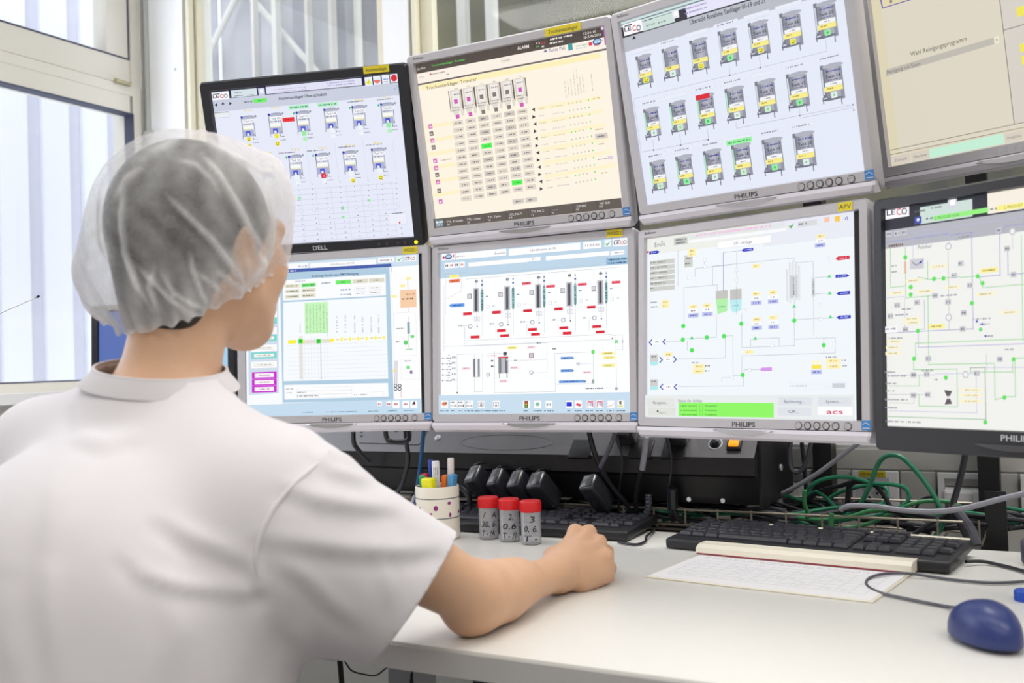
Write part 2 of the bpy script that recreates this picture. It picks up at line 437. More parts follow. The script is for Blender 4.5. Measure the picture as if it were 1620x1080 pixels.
# triple swiss socket
so = thing('triple_socket', 'white triple mains socket plate with a yellow label above it', 'socket', (-.3385, RN - .006, (RZ0 + RZ1) / 2))
mb = MB(); mb.rbox((0, -.002, 0), (.089, .01, .0875), .003); mb.build('frame', 'white', so)
mb = MB(); mb.box((-.004, -.0075, -.004), (.062, .002, .07)); mb.build('insert', 'silver2', so)
for (x, z) in ((-.016, .016), (.009, .0), (-.016, -.018)):
    mb = MB(); hexv = [(-.0135, .0), (-.005, .0155), (.005, .0155), (.0135, .006), (.0135, -.006), (.005, -.0155), (-.005, -.0155)]
    mb.loops([[Vector((x + a, -.0085, z + b)) for a, b in hexv], [Vector((x + a * .93, -.0095, z + b * .93)) for a, b in hexv]], cap0=True, cap1=True)
    f = mb.build('socket_face', 'socketgrey', so)
    mb = MB()
    for a, b in ((.005, .0095), (.005, -.0095), (-.005, 0)): mb.cyl((x + a, -.0093, z + b), (x + a, -.0102, z + b), .0026, 10)
    lab(mb.build('pin_hole', 'black', f), 'three black pin holes')
mb = MB(); mb.rbox((-.004, -.0085, .0375), (.050, .002, .0125), .0008); yl = mb.build('yellow_label', 'yellow', so)
mb = MB(); add_text(mb, 'FÜR BOARD NOTE', lambda x, y: Vector((-.004 + x, -.0099, .0375 + y)), .0048, .042); mb.build('print', 'ink', yl)

# ------------------------------------------------------------------ monitors
def screen_mat():
    m = bpy.data.materials.new('lit screen'); m.use_nodes = True
    nt = m.node_tree; b = nt.nodes['Principled BSDF']
    a = nt.nodes.new('ShaderNodeAttribute'); a.attribute_name = 'Col'
    b.inputs['Base Color'].default_value = (.012, .012, .014, 1); b.inputs['Roughness'].default_value = .42; b.inputs['Specular IOR Level'].default_value = .2
    nt.links.new(a.outputs['Color'], b.inputs['Emission Color']); b.inputs['Emission Strength'].default_value = 1.0
    return m
M['screen'] = screen_mat()
M['energy'] = M['bluetag']
M['ledg'] = emit('lit power light', (230, 220, 30), 1.0)

class Scr:
    """draws on a display: positions in photo pixels of a crop (ox, oy, scale), put onto the display's own plane"""
    def __init__(s, M4, org, sc, base, W=.3763, H=.301, du=0.0):
        s.M4 = M4; s.inv = M4.inverted(); s.org = org; s.sc = sc
        s.W, s.H, s.du = W, H, du
        s.v = []; s.f = []; s.c = []; s.layer = 0
        s.rng = random.Random(int(org[0] * 7 + org[1]))
        s.N(0, 0, 1, 1, base)
    def loc(s, x, y):
        p = ray(s.org[0] + x / s.sc, s.org[1] + y / s.sc)
        o = s.inv @ CP; d = s.inv.to_3x3() @ p
        q = o + d * (-o.y / d.y); return q.x, q.z
    def poly(s, pts, fs, col):
        L = len(s.v); yy = -.00002 * s.layer; s.layer += 1
        s.v += [(x, yy, z) for x, z in pts]; s.f += [tuple(L + i for i in f) for f in fs]
        s.c += [(*lin(col), 1)] * len(pts)
    def N(s, u0, v0, u1, v1, col):          # normalised, v down
        a, b = s.du - s.W / 2 + u0 * s.W, s.du - s.W / 2 + u1 * s.W
        c, d = s.H / 2 - v0 * s.H, s.H / 2 - v1 * s.H
        s.poly([(a, d), (b, d), (b, c), (a, c)], [(0, 1, 2, 3)], col)
    def k(s, x, y):
        a = s.loc(x, y); b = s.loc(x + 4, y); c = s.loc(x, y + 4)
        return a, abs(b[0] - a[0]) / 4, abs(c[1] - a[1]) / 4
    def r(s, x, y, w, h, col):
        (u, v), kx, ky = s.k(x, y); w *= kx / 2; h *= ky / 2
        u0, u1 = max(u - w, s.du - s.W / 2), min(u + w, s.du + s.W / 2); v0, v1 = max(v - h, -s.H / 2), min(v + h, s.H / 2)
        if u1 > u0 and v1 > v0: s.poly([(u0, v0), (u1, v0), (u1, v1), (u0, v1)], [(0, 1, 2, 3)], col)
    def o(s, x, y, w, h, col, inner, t=3):   # outlined box
        s.r(x, y, w, h, col); s.r(x, y, w - t, h - t, inner)
    def d(s, x, y, w, h, col, n=14):
        (u, v), kx, ky = s.k(x, y)
        s.poly([(u + math.cos(2 * math.pi * i / n) * w * kx / 2, v + math.sin(2 * math.pi * i / n) * h * ky / 2) for i in range(n)], [tuple(range(n))], col)
    def p(s, pts, col):
        s.poly([s.loc(x, y) for x, y in pts][::-1], [tuple(range(len(pts)))], col)
    def l(s, pts, col, t=1.6):
        for (x0, y0), (x1, y1) in zip(pts, pts[1:]):
            (a, b), kx, ky = s.k(x0, y0); c, d = s.loc(x1, y1)
            if abs(c - a) > abs(d - b) * 4: d = b = (b + d) / 2
            elif abs(d - b) > abs(c - a) * 4: a = c = (a + c) / 2
            q = Vector((c - a, d - b)); q = q.normalized() * (t * ky / 2) if q.length else q; n = Vector((-q.y, q.x))
            s.poly([(a - q.x - n.x, b - q.y - n.y), (c + q.x - n.x, d + q.y - n.y), (c + q.x + n.x, d + q.y + n.y), (a - q.x + n.x, b - q.y + n.y)], [(0, 1, 2, 3)], col)
    def t(s, x, y, h, txt, col, w=None, bold=False, rot=0):
        (u, v), kx, ky = s.k(x, y); vs, fs, tw = text_mesh(txt, bold)
        H = h * ky; sx = H if w is None else w * kx / max(tw, 1e-6)
        if rot: s.poly([(u - b * H, v + a * sx) for a, b in vs], fs, col)
        else: s.poly([(u + a * sx, v + b * H) for a, b in vs], fs, col)
    def q(s, x, y, w, h, col, rot=0):        # a run of lettering too small to read
        (u, v), kx, ky = s.k(x, y); W, H = (w * kx, h * ky) if not rot else (w * ky, h * kx)
        a = -W / 2; pts = []; fs = []
        while a < W / 2:
            b = min(a + H * s.rng.uniform(.35, .8), W / 2); e = H * s.rng.uniform(.30, .5)
            qd = [(a, -e), (b, -e), (b, e), (a, e)]
            pts += [(u + i, v + j) if not rot else (u - j, v + i) for i, j in qd]; n = len(pts); fs.append((n - 4, n - 3, n - 2, n - 1))
            a = b + H * s.rng.choice((.2, .25, .3, .9))
        s.poly(pts, fs, col)
    def logo(s, x, y, w, h):                 # the dairy's word mark: red C between dark letters
        s.r(x, y, w, h, (250, 248, 252))
        k = (38, 40, 58); hh = h * .42
        s.r(x - w * .235, y - h * .20, w * .40, h * .10, k)
        s.t(x - w * .26, y + h * .10, hh * .9, 'LE', k, w * .36, True)
        s.t(x + w * .07, y + h * .04, hh * 1.15, 'C', (214, 52, 72), w * .20, True); s.t(x + w * .30, y, hh * 1.2, 'O', k, w * .24, True)
    def smile(s, x, y, e=26):
        s.d(x, y, e, e, (246, 232, 60)); s.d(x - e * .2, y - e * .15, e * .16, e * .2, (40, 40, 30), 6); s.d(x + e * .2, y - e * .15, e * .16, e * .2, (40, 40, 30), 6); s.r(x, y + e * .22, e * .5, e * .12, (60, 50, 30))
    def build(s, name, parent):
        me = bpy.data.meshes.new(name); me.from_pydata(s.v, [], s.f)
        ca = me.color_attributes.new('Col', 'FLOAT_COLOR', 'POINT')
        ca.data.foreach_set('color', [x for c in s.c for x in c])
        me.materials.append(M['screen'])
        ob = bpy.data.objects.new(name, me); COL.objects.link(ob); ob.parent = parent
        return ob

def rr(x0, x1, z0, z1, r, y, n=5):
    pts = []
    for cx, cz, a0 in ((x1 - r, z1 - r, 0), (x0 + r, z1 - r, 90), (x0 + r, z0 + r, 180), (x1 - r, z0 + r, 270)):
        for i in range(n):
            a = rad(a0 + 90 * i / (n - 1)); pts.append(Vector((cx + r * math.cos(a), y, cz + r * math.sin(a))))
    return pts

def monitor(label, cx, cy, cz, yaw, tilt, style, base, org, sc, tagtxt=None, tagw=.05, tagu=.17, du=0.0, W=.3763, blackband=True):
    cr = Matrix.Rotation(YAW, 3, 'Z') @ Vector((cx, cy, cz))
    R = Matrix.Rotation(YAW + rad(yaw), 3, 'Z') @ Matrix.Rotation(rad(tilt), 3, 'X')
    M4 = Matrix.Translation(cr + CP) @ R.to_4x4()
    g = thing('monitor', label, 'monitor', group='screens of the monitor wall', M4=M4)
    x0, x1, z1, z0 = -.2035, .2035, .1665, -.1838
    if style == 'dell': x0, x1, z1, z0 = -.209, .209, .169, -.1685
    bez = {'silver': 'silver', 'dell': 'blackp', 'black': 'blackp'}[style]
    ow, oh = .378 / 2, .303 / 2
    chin = -.1660 if style == 'silver' else z0
    mb = MB()
    mb.loops([rr(x0 + .004, x1 - .004, z0 + .002, z1 - .004, .009, .030), rr(x0, x1, z0 + .001, z1, .010, .022), rr(x0, x1, chin, z1, .008, -.004),
              rr(x0 + .003, x1 - .003, chin + .001, z1 - .003, .007, -.0085), rr(-ow, ow, -oh, oh, .001, -.0085), rr(-ow + .0012, ow - .0012, -oh + .0012, oh - .0012, .001, -.0002)], smooth=True)
    b = mb.build('bezel', bez, g)
    if style == 'silver':
        mb = MB(); prof = [(-.002, -.1655), (-.0105, -.1665), (-.0125, -.172), (-.010, -.1800), (-.003, z0), (.022, z0)]
        xs = [x0 + .006, x0 + .0012, x0, x0 + .002]; lps = []
        for k, x in enumerate((x0 + .001, x0 + .004, x1 - .004, x1 - .001)):
            lps.append([Vector((x if z > -.178 else (x + (.004 if x < 0 else -.004)), y * (.8 if k in (0, 3) else 1), z)) for y, z in prof])
        mb.loops(lps, cap0=True, cap1=True); lab(mb.build('chin_strip', 'silver2', g), 'paler lower strip')
    # accent arc
    if style != 'dell':
        mb = MB(); n = 13; lo, hi = [], []
        for i in range(n):
            t = -1 + 2 * i / (n - 1); lo.append(Vector((t * .052, -.0135, -.1685 - .0075 * (1 - t * t)))); hi.append(Vector((t * .052, -.0128, -.1678)))
        mb.loops([lo, hi], close=False, smooth=True); bk = [v + Vector((0, .003, 0)) for v in lo]; mb.loops([bk, lo], close=False); mb.build('accent', 'chrome' if style == 'silver' else 'darkp', g)
    mb = MB()
    mb.loops([rr(x0 + .004, x1 - .004, z0 + .004, z1 - .004, .009, .0295), rr(x0 + .02, x1 - .02, z0 + .02, z1 - .02, .012, .048), rr(x0 + .05, x1 - .05, z0 + .05, z1 - .05, .012, .055)], cap1=True)
    lab(mb.build('housing', 'darkp' if style == 'silver' else 'blackp', g), 'dark rear housing')
    # matte border of the panel where the picture does not reach
    MB().box((0, .0012, 0), (.3765, .0016, .3015)).build('panel', 'black', g)
    # word mark, badge, keys
    fy = -.0088
    def flat(cx_, cz_): return lambda x, y: Vector((cx_ + x, fy, cz_ + y))
    mb = MB()
    if style == 'dell': add_text(mb, 'DELL', flat(-.002, -.1605), .0082, .030, True); lm = 'paleink'
    else: add_text(mb, 'PHILIPS', flat(0, -.1592), .0074, .040, True); lm = 'ink' if style == 'silver' and base[0] != 222 else 'paleink'  # pale ink on the beige-page monitor: reflection put into the print
    mb.build('word_mark', lm, g)
    if style == 'silver':
        mb = MB(); add_text(mb, 'Brilliance', flat(-.176, .1588), .0042, .022); mb.build('badge', 'ink', g)
        for i in range(6):
            mb = MB(); x = .092 + i * .0145 + (.004 if i == 5 else 0); ro = .0048 if i in (0, 5) else .0042
            mb.lathe([(ro, 0), (ro, .0012), (ro - .0011, .0015), (ro - .0013, .0006), (0, .0006)], (x, fy, -.1590), 16, Matrix.Rotation(rad(90), 3, 'X'))
            mb.build('button', 'silver', g)
        mb = MB()
        for i in range(6):
            x = .092 + i * .0145 + (.004 if i == 5 else 0); mb.box((x, fy - .0001, -.1650), (.005, .0002, .0007)); mb.lathe([(.0058, 0), (.0058, .0003), (.0047, .0003), (.0047, 0)], (x, fy, -.1590), 16, Matrix.Rotation(rad(90), 3, 'X'))
        mb.build('key_marks', 'ink', g)
        mb = MB(); mb.box((.1955, fy - .0002, -.157), (.0135, .0004, .0135)); e = mb.build('energy_sticker', 'bluetag', g)
        mb = MB(); mb.tube([(.1905, fy - .0006, -.156), (.1955, fy - .0006, -.1535), (.2005, fy - .0006, -.157)], .0005, 5, 5); mb.box((.1955, fy - .0005, -.161), (.010, .0003, .0012)); mb.build('sticker_print', 'silver2', e)
    if style == 'dell':
        for i, x in enumerate((.118, .134, .156, .171)):
            mb = MB(); mb.lathe([(.0033, 0), (.0033, .001), (0, .0013)], (x, fy, -.1605), 12, Matrix.Rotation(rad(90), 3, 'X')); mb.build('button', 'darkp', g)
        mb = MB(); mb.lathe([(.0036, 0), (.0036, .001), (0, .0016)], (.1925, fy, -.1605), 14, Matrix.Rotation(rad(90), 3, 'X')); lab(mb.build('power_light', 'ledg', g), 'glowing yellow power light')
    if tagtxt:
        tz = .1575 if style != 'dell' else .1615
        mb = MB(); mb.box((tagu, fy - .0003, tz), (tagw, .0006, .0132)); tg = mb.build('name_label', 'yellow', g)
        mb = MB(); add_text(mb, tagtxt, lambda x, y: Vector((tagu + x, fy - .0008, tz + y)), .0062, tagw * .82); mb.build('label_print', 'ink', tg)
    # arm back to the post
    a = MB(); a.rbox((0, .062, -.01), (.11, .016, .11), .004); a.build('mounting_plate', 'blackm', g)
    s = Scr(M4, org, sc, base, W=W, du=du)
    return g, s, M4

MON = {}

# ------------------------------------------------------------------ what the displays show
BK = (40, 42, 56); DG = (96, 98, 112); GN = (112, 236, 104); YL = (248, 238, 130); RD = (222, 44, 56); BL = (36, 52, 190)

# --- upper left, black monitor
g, s, m4 = monitor('black monitor at the upper left with two rows of small tanks on a lavender-white page', -.3704, 1.898, .3931, -11.87, 13.84, 'dell', (230, 233, 248), (310, 90), 3.484, 'Aussentanklager', .050, .150)
s.N(0, 0, 1, .052, (34, 32, 66)); s.N(0, .052, 1, .128, (202, 207, 224))
s.logo(135, 214, 96, 44); s.N(.108, .005, .25, .05, (214, 226, 232)); s.q(235, 195, 40, 6, DG); s.q(235, 214, 50, 6, DG); s.q(300, 210, 40, 6, DG)
s.r(362, 192, 36, 42, (206, 206, 236)); s.r(362, 188, 20, 22, (246, 244, 250)); s.N(.30, .004, .81, .048, (226, 226, 246))
for i in range(2): s.q(520, 173 + i * 14, 180, 7, (190, 180, 205)); s.q(800, 138 + i * 14, 150, 7, (150, 150, 190))
for i, x in enumerate((952, 999, 1046, 1092)):
    y = 135 - i * 6.2; s.r(x, y, 42, 48, (236, 240, 250))
    if i == 0: s.p([(x - 16, y + 16), (x, y - 15), (x + 16, y + 14)], (236, 232, 60)); s.t(x, y + 4, 14, '!', BK)
    if i == 1: s.d(x, y + 2, 36, 30, (236, 120, 110)); s.r(x, y - 8, 36, 12, (226, 238, 240))
    if i == 2: s.q(x, y, 26, 9, (60, 130, 210)); s.r(x, y + 14, 26, 3, DG)
    if i == 3: s.d(x, y, 34, 38, RD)
s.p([(1085, 170), (1100, 185), (1120, 148), (1098, 174)], (150, 196, 226))
s.t(587, 217, 17, 'Aussentanklager Übersichtsbild', BK, 268, True)
s.p([(102, 265), (117, 255), (117, 274)], BK); s.p([(141, 263), (159, 261), (149, 248)], BK); s.p([(199, 256), (184, 247), (185, 267)], BK)
s.q(290, 247, 46, 9, DG); s.r(355, 240, 74, 22, GN); s.q(355, 240, 24, 8, (40, 120, 60))
s.o(144, 320, 82, 30, (178, 182, 190), (232, 238, 242)); s.q(144, 306, 82, 6, DG)
def smalltank(x, y, w=70, h=150, leaf=None, low='w', sm=False):
    s.r(x, y - h * .02, w, h * .76, (224, 228, 238)); s.d(x, y - h * .36, w, h * .12, (160, 164, 184)); s.r(x, y - h * .33, w, h * .08, (178, 182, 200))
    s.r(x - w * .47, y, 4, h * .72, (120, 124, 146)); s.r(x + w * .47, y, 4, h * .72, (146, 150, 172))
    s.r(x + 2, y - h * .21, w * .86, h * .13, (250, 250, 254)); s.t(x + 2, y - h * .21, 12, random.choice(('Tank 202', 'Tank 110', 'Tank 106')), (80, 84, 120), w * .74)
    s.q(x, y - h * .10, w * .8, 8, (120, 124, 150)); s.r(x, y + h * .02, w * .84, h * .10, (250, 250, 244)); s.r(x, y + h * .10, w * .84, h * .03, (240, 234, 176))
    s.r(x, y + h * .24, w * .92, h * .24, (172, 178, 208)); s.r(x, y + h * .24, 26, 24, (78, 86, 206)); s.r(x, y + h * .285, 12, 14, (236, 238, 255))
    s.l([(x - w * .4, y + h * .36), (x - w * .4, y + h * .46)], DG, 3); s.l([(x + w * .4, y + h * .36), (x + w * .4, y + h * .44)], DG, 3)
    s.d(x - w * .52, y - h * .34, 13, 15, (40, 54, 186)); s.r(x + w * .56, y - h * .39, 9, 12, (150, 154, 170)); s.r(x + w * .5, y + h * .30, 9, 10, (150, 154, 170))
    for k in range(3): s.q(x - 18 + 18 * k, y - h * .60, 11, 10, (236, 214, 90))
    if leaf: s.d(x - w * .72, y - h * .31, 11, 13, (56, 190, 90))
    c = {'w': (236, 244, 246), 'g': (150, 236, 160), 'y': None, 'r': (206, 60, 90)}[low]
    if c: s.r(x + 6, y + h * .42, 26, 26, c); s.r(x + 12, y + h * .62, 24, 20, (180, 238, 188) if low == 'g' else (238, 244, 248))
    s.q(x + 40, y + h * .45, 26, 5, DG); s.q(x + 44, y + h * .58, 32, 5, DG)
for i, (x, y) in enumerate(((290, 385), (440, 370), (593, 358), (747, 343), (902, 328), (1060, 313))): smalltank(x, y, leaf=i in (2, 4, 5), low='yygww'[i] if i < 5 else 'g')
for i, (x, y) in enumerate(((400, 616), (555, 600), (703, 590), (855, 577), (1012, 562))): smalltank(x, y, leaf=i in (1, 2), low='wwrww'[i])
for x, y in ((300, 452), (303, 490), (453, 435), (458, 477), (873, 680), (1025, 663)): s.smile(x, y)
s.d(715, 653, 26, 26, RD); s.t(715, 653, 12, 'x', (255, 255, 255))
s.r(518, 345, 66, 24, (240, 52, 60)); s.q(518, 345, 44, 7, (150, 20, 30))
for x, y in ((575, 276), (733, 262)): s.r(x, y, 112, 22, (176, 240, 196)); s.q(x, y, 96, 9, (60, 110, 110))
for x, y in ((885, 246), (1050, 233), (510, 527), (665, 515), (838, 495), (990, 482)): s.q(x, y, 90, 7, DG)
for x, y in ((466, 560), (620, 545), (775, 530), (930, 515), (1090, 500)): s.l([(x, y - 60), (x + 18, y + 160)], (206, 210, 226), 1.5)
for i in range(11): s.l([(470, 738 + i * 28.5), (1115, 690 + i * 29.2)], (196, 200, 216), 1.6)
for i in range(8): s.l([(505 + i * 80, 735 - i * 6.2), (528 + i * 86.5, 1030 - i * 9.5)], (196, 200, 216), 1.6)
for i in range(8):
    x, y = 585 + i * 77, 846 - i * 5.2
    s.d(x, y, 20, 24, (206, 210, 226)); s.d(x, y, 14, 17, (236, 238, 250) if i != 3 else (120, 226, 150))
    for k in range(5): s.d(x + 8 + k * 3, y + 45 + k * 29, 6, 6, DG, 6); s.d(x - 8 - k, y - 30 - k * 28, 5, 5, DG, 6)
for x, y in ((580, 775), (820, 880), (962, 788)): s.r(x, y, 16, 14, (150, 232, 160))
s.o(1120, 890, 98, 64, (206, 208, 222), (236, 238, 250)); s.q(1118, 858, 60, 6, DG); s.d(1131, 910, 10, 12, RD, 8)
s.build('screen', g)

# --- upper second, silver monitor, cream page with a cell table
g, s, m4 = monitor('silver monitor in the top row with a cream page of grey cells under six silos', .0189, 1.7564, .4062, -27.73, 10.63, 'silver', (253, 243, 226), (640, 30), 3.087, 'Trockentanklager', .066, .115)
s.N(0, 0, 1, .058, (84, 74, 68)); s.N(0, .058, 1, .118, (251, 240, 228)); s.N(0, .118, 1, .128, (112, 102, 98)); s.N(.988, 0, 1, .1, (170, 96, 170))
s.t(82, 241, 11, 'Jan/Ext', (232, 226, 216), 42); s.t(213, 213, 10, 'Trockentanklager Transfer', (96, 226, 90), 170)
s.t(579, 138, 16, 'ALARM', (246, 240, 236), 58, True); s.r(512, 142, 5, 18, (60, 50, 46)); s.r(634, 122, 3, 36, (60, 50, 46)); s.r(703, 104, 3, 40, (60, 50, 46)); s.r(862, 72, 3, 40, (60, 50, 46))
for i, c in enumerate(((240, 236, 230), (220, 60, 60), (90, 200, 90), (240, 236, 230))): s.q(652 + (i % 2) * 26, 118 + (i // 2) * 16, 16, 10, c)
s.q(765, 90, 110, 10, (240, 234, 228)); s.q(742, 114, 66, 10, (240, 234, 228)); s.t(905, 66, 12, '12:56:10', (246, 240, 236), 62); s.t(917, 83, 12, '28-JUN-2016', (246, 240, 236), 88); s.d(966, 46, 14, 16, (226, 220, 220))
s.t(745, 147, 18, 'Tetra Pak', (70, 84, 130), 84); s.p([(679, 164), (698, 160), (688, 147)], (110, 120, 150)); s.r(810, 136, 22, 34, (64, 158, 160)); s.q(868, 128, 60, 8, (150, 200, 196)); s.q(868, 140, 60, 6, (150, 200, 196))
s.r(908, 122, 16, 16, (226, 62, 84)); s.d(941, 111, 46, 34, (58, 76, 150)); s.d(941, 109, 36, 20, (150, 196, 226)); s.q(941, 113, 34, 8, (240, 244, 250)); s.q(940, 127, 30, 8, (200, 70, 90)); s.q(972, 104, 12, 10, (226, 140, 160))
s.q(165, 264, 70, 7, (150, 120, 110)); s.d(127, 270, 8, 10, (210, 60, 60), 8); s.q(212, 270, 12, 6, DG); s.q(84, 284, 30, 6, (206, 190, 176)); s.o(497, 202, 52, 18, (226, 212, 196), (246, 234, 222)); s.q(497, 202, 36, 6, (170, 160, 150))
s.p([(84, 348), (958, 190), (955, 165), (81, 324)], (255, 240, 186)); s.t(228, 316, 17, 'Trockentanklager Transfer', (70, 52, 40), 252)
for i in range(6):
    x, y = 252 + i * 63, 402 - i * 11.6
    s.r(x, y - 10, 50, 92, (214, 206, 198)); s.r(x, y - 10, 38, 84, (240, 234, 228)); s.r(x + 30, y - 4, 5, 110, (96, 90, 84)); s.r(x - 30, y + 2, 4, 106, (120, 112, 106))
    s.p([(x - 24, y + 30), (x + 24, y + 26), (x + 10, y + 74), (x - 4, y + 76)], (226, 220, 212)); s.q(x, y - 34, 34, 6, DG); s.q(x + 1, y + 30, 40, 5, (120, 112, 106)); s.q(x + 1, y + 44, 40, 5, (120, 112, 106)); s.q(x, y - 62, 16, 5, (150, 140, 132))
    pk = i in (0, 1, 5); s.r(x, y + 1, 18, 22, (206, 92, 186) if pk else (130, 120, 116)); s.r(x + 9, y + 75, 18, 20, (206, 92, 186) if pk else (130, 120, 116)); s.r(x + 32, y + 52, 14, 34, (226, 218, 208))
    s.d(x, y - 62, 0.1, 0.1, DG, 4)
for i in range(12):
    if i % 2 == 0:
        s.p([(106 + i * 4.5, 538 + i * 33.2), (238 + i * 4.3, 516 + i * 33.2), (236 + i * 4.3, 498 + i * 33.4), (103 + i * 4.5, 522 + i * 33)], (255, 241, 198))
        s.p([(652 + i * 4, 447 + i * 33.2), (962 + i * 7, 392 + i * 33), (960 + i * 7, 374 + i * 33), (650 + i * 4, 428 + i * 33.2)], (255, 242, 204))
    for j in range(6):
        x, y = 263 + j * 63 + i * 4.3, 508 - j * 11.2 + i * 33.4
        c = (228, 218, 206)
        if (i % 4 == 0 and j in (2, 4)) or (i % 4 == 2 and j in (2, 4)): c = (208, 200, 190)
        if (i, j) in ((4, 2), (10, 4)): c = (80, 244, 84)
        s.r(x, y, 52, 25, c); s.q(x + 2, y, 30, 8, (110, 102, 98) if c[0] != 80 else (40, 150, 50))
    x, y = 632 + i * 4.1, 443 + i * 35.0
    if i % 2 == 0: s.p([(x - 8, y), (x + 8, y + 9), (x + 8, y - 10)], (66, 58, 56))
    else: s.p([(x + 8, y), (x - 8, y - 9), (x - 8, y + 10)], (66, 58, 56))
    s.q(672 + i * 4.2, y - 6, 30, 7, (214, 196, 150) if i % 2 == 0 else (200, 196, 194)); s.q(750 + i * 3, y - 18, 60, 7, (226, 206, 150) if i % 2 == 0 else (206, 202, 200))
    for k in range(6):
        if k > 3 and i % 2 == 0 and k != 5: continue
        s.d(806 + k * 19 + i * 3.6, y - 30 - k * 3.3, 8, 9, (120, 226, 110) if (k == 5 or (i in (4, 10) and k < 2)) else (206, 200, 178), 8)
for x, y, c in ((137, 525, 1), (142, 560, 0), (147, 593, 1), (152, 627, 0), (160, 692, 1), (165, 727, 1), (170, 760, 0), (174, 795, 1), (180, 838, 0), (187, 890, 1)):
    s.r(x, y, 19, 22, (212, 110, 190) if c else (130, 118, 112)); s.r(x, y + 2, 10, 8, (250, 220, 240) if c else (200, 190, 184))
s.q(216, 686, 58, 6, (150, 140, 134))
for i in range(8): s.q(795 + i * 14.5 + (28 if i == 7 else 0), 346 - i * 5 - (18 if i in (3, 4) else 0), 84 + (40 if i in (3, 4) else 0), 6, (206, 200, 190), 1)
s.r(970, 571, 62, 26, (214, 206, 196)); s.q(968, 572, 36, 8, DG); s.q(945, 388, 34, 7, (200, 170, 90)); s.q(960, 538, 40, 7, (200, 170, 90)); s.q(970, 610, 34, 7, (200, 170, 90)); s.q(985, 750, 34, 7, (200, 170, 90)); s.q(975, 683, 44, 6, DG); s.r(1014, 676, 26, 16, (226, 206, 226))
for x, y in ((566, 889), (629, 881)): s.r(x, y, 58, 24, (214, 206, 196)); s.q(x, y, 26, 8, DG)
s.N(0, .944, 1, 1, (98, 90, 84)); s.r(182, 996, 40, 36, (110, 130, 140)); s.q(182, 990, 34, 12, (226, 236, 240)); s.q(182, 1004, 30, 8, (226, 236, 240))
for x, y, t, n in ((257, 985, 'TTL Transfer', '01'), (350, 974, 'TTL Center', '02'), (449, 963, 'TTL Tanks', '10'), (553, 951, 'TTL Pak Y', '11'), (660, 937, 'TTL Pak Z', '17'), (745, 929, '----', '20'), (873, 912, 'CIP ERF', 'RF'), (988, 897, 'CIP SRD', 'PUF')):
    s.t(x, y, 10, t, (240, 236, 230), len(t) * 7); s.t(x - len(t) * 2.6, y + 17, 9, n, (240, 236, 230), len(n) * 6); s.r(x - len(t) * 3.5 - 14, y + 9, 2, 38, (66, 60, 58))
s.build('screen', g)

# --- upper third, silver monitor with the dark grey tanks
g, s, m4 = monitor('silver monitor in the top row with three rows of large grey tanks on bluish white', .3545, 1.5207, .4052, -42.34, 11.28, 'silver', (229, 234, 248), (960, 0), 3.177)
s.N(0, 0, 1, .028, (206, 226, 226)); s.N(0, .012, 1, .018, (120, 130, 140)); s.N(0, .028, 1, .085, (52, 54, 62)); s.N(.106, .03, .27, .08, (204, 222, 216)); s.N(.33, .02, 1, .078, (230, 228, 248)); s.N(0, .085, 1, .16, (186, 188, 198))
s.logo(131, 139, 98, 60); s.q(212, 98, 40, 8, DG); s.q(220, 124, 44, 8, DG); s.q(276, 110, 40, 8, DG); s.r(346, 72, 34, 40, (232, 230, 240)); s.r(348, 68, 20, 24, (252, 252, 252))
for i in range(2): s.q(450, 30 + i * 22, 120, 9, (150, 140, 190))
s.t(600, 58, 25, 'Übersicht Annahme Tanklager 01-19 und 21', (48, 50, 66), 392, True); s.p([(128, 199), (147, 195), (136, 179)], BK)
for (x, y) in ((175, 262), (455, 175), (760, 92), (908, 52)): s.q(x, y, 110, 3, (206, 208, 220))
rows = (((190, 350), (325, 315), (468, 275), (615, 232), (770, 192), (932, 147), (1106, 100)), ((235, 615), (368, 585), (508, 552), (655, 520), (810, 487), (970, 452), (1144, 412)), ((272, 880), (405, 855), (548, 830), (693, 803), (850, 778), (1008, 750)))
nm = 1
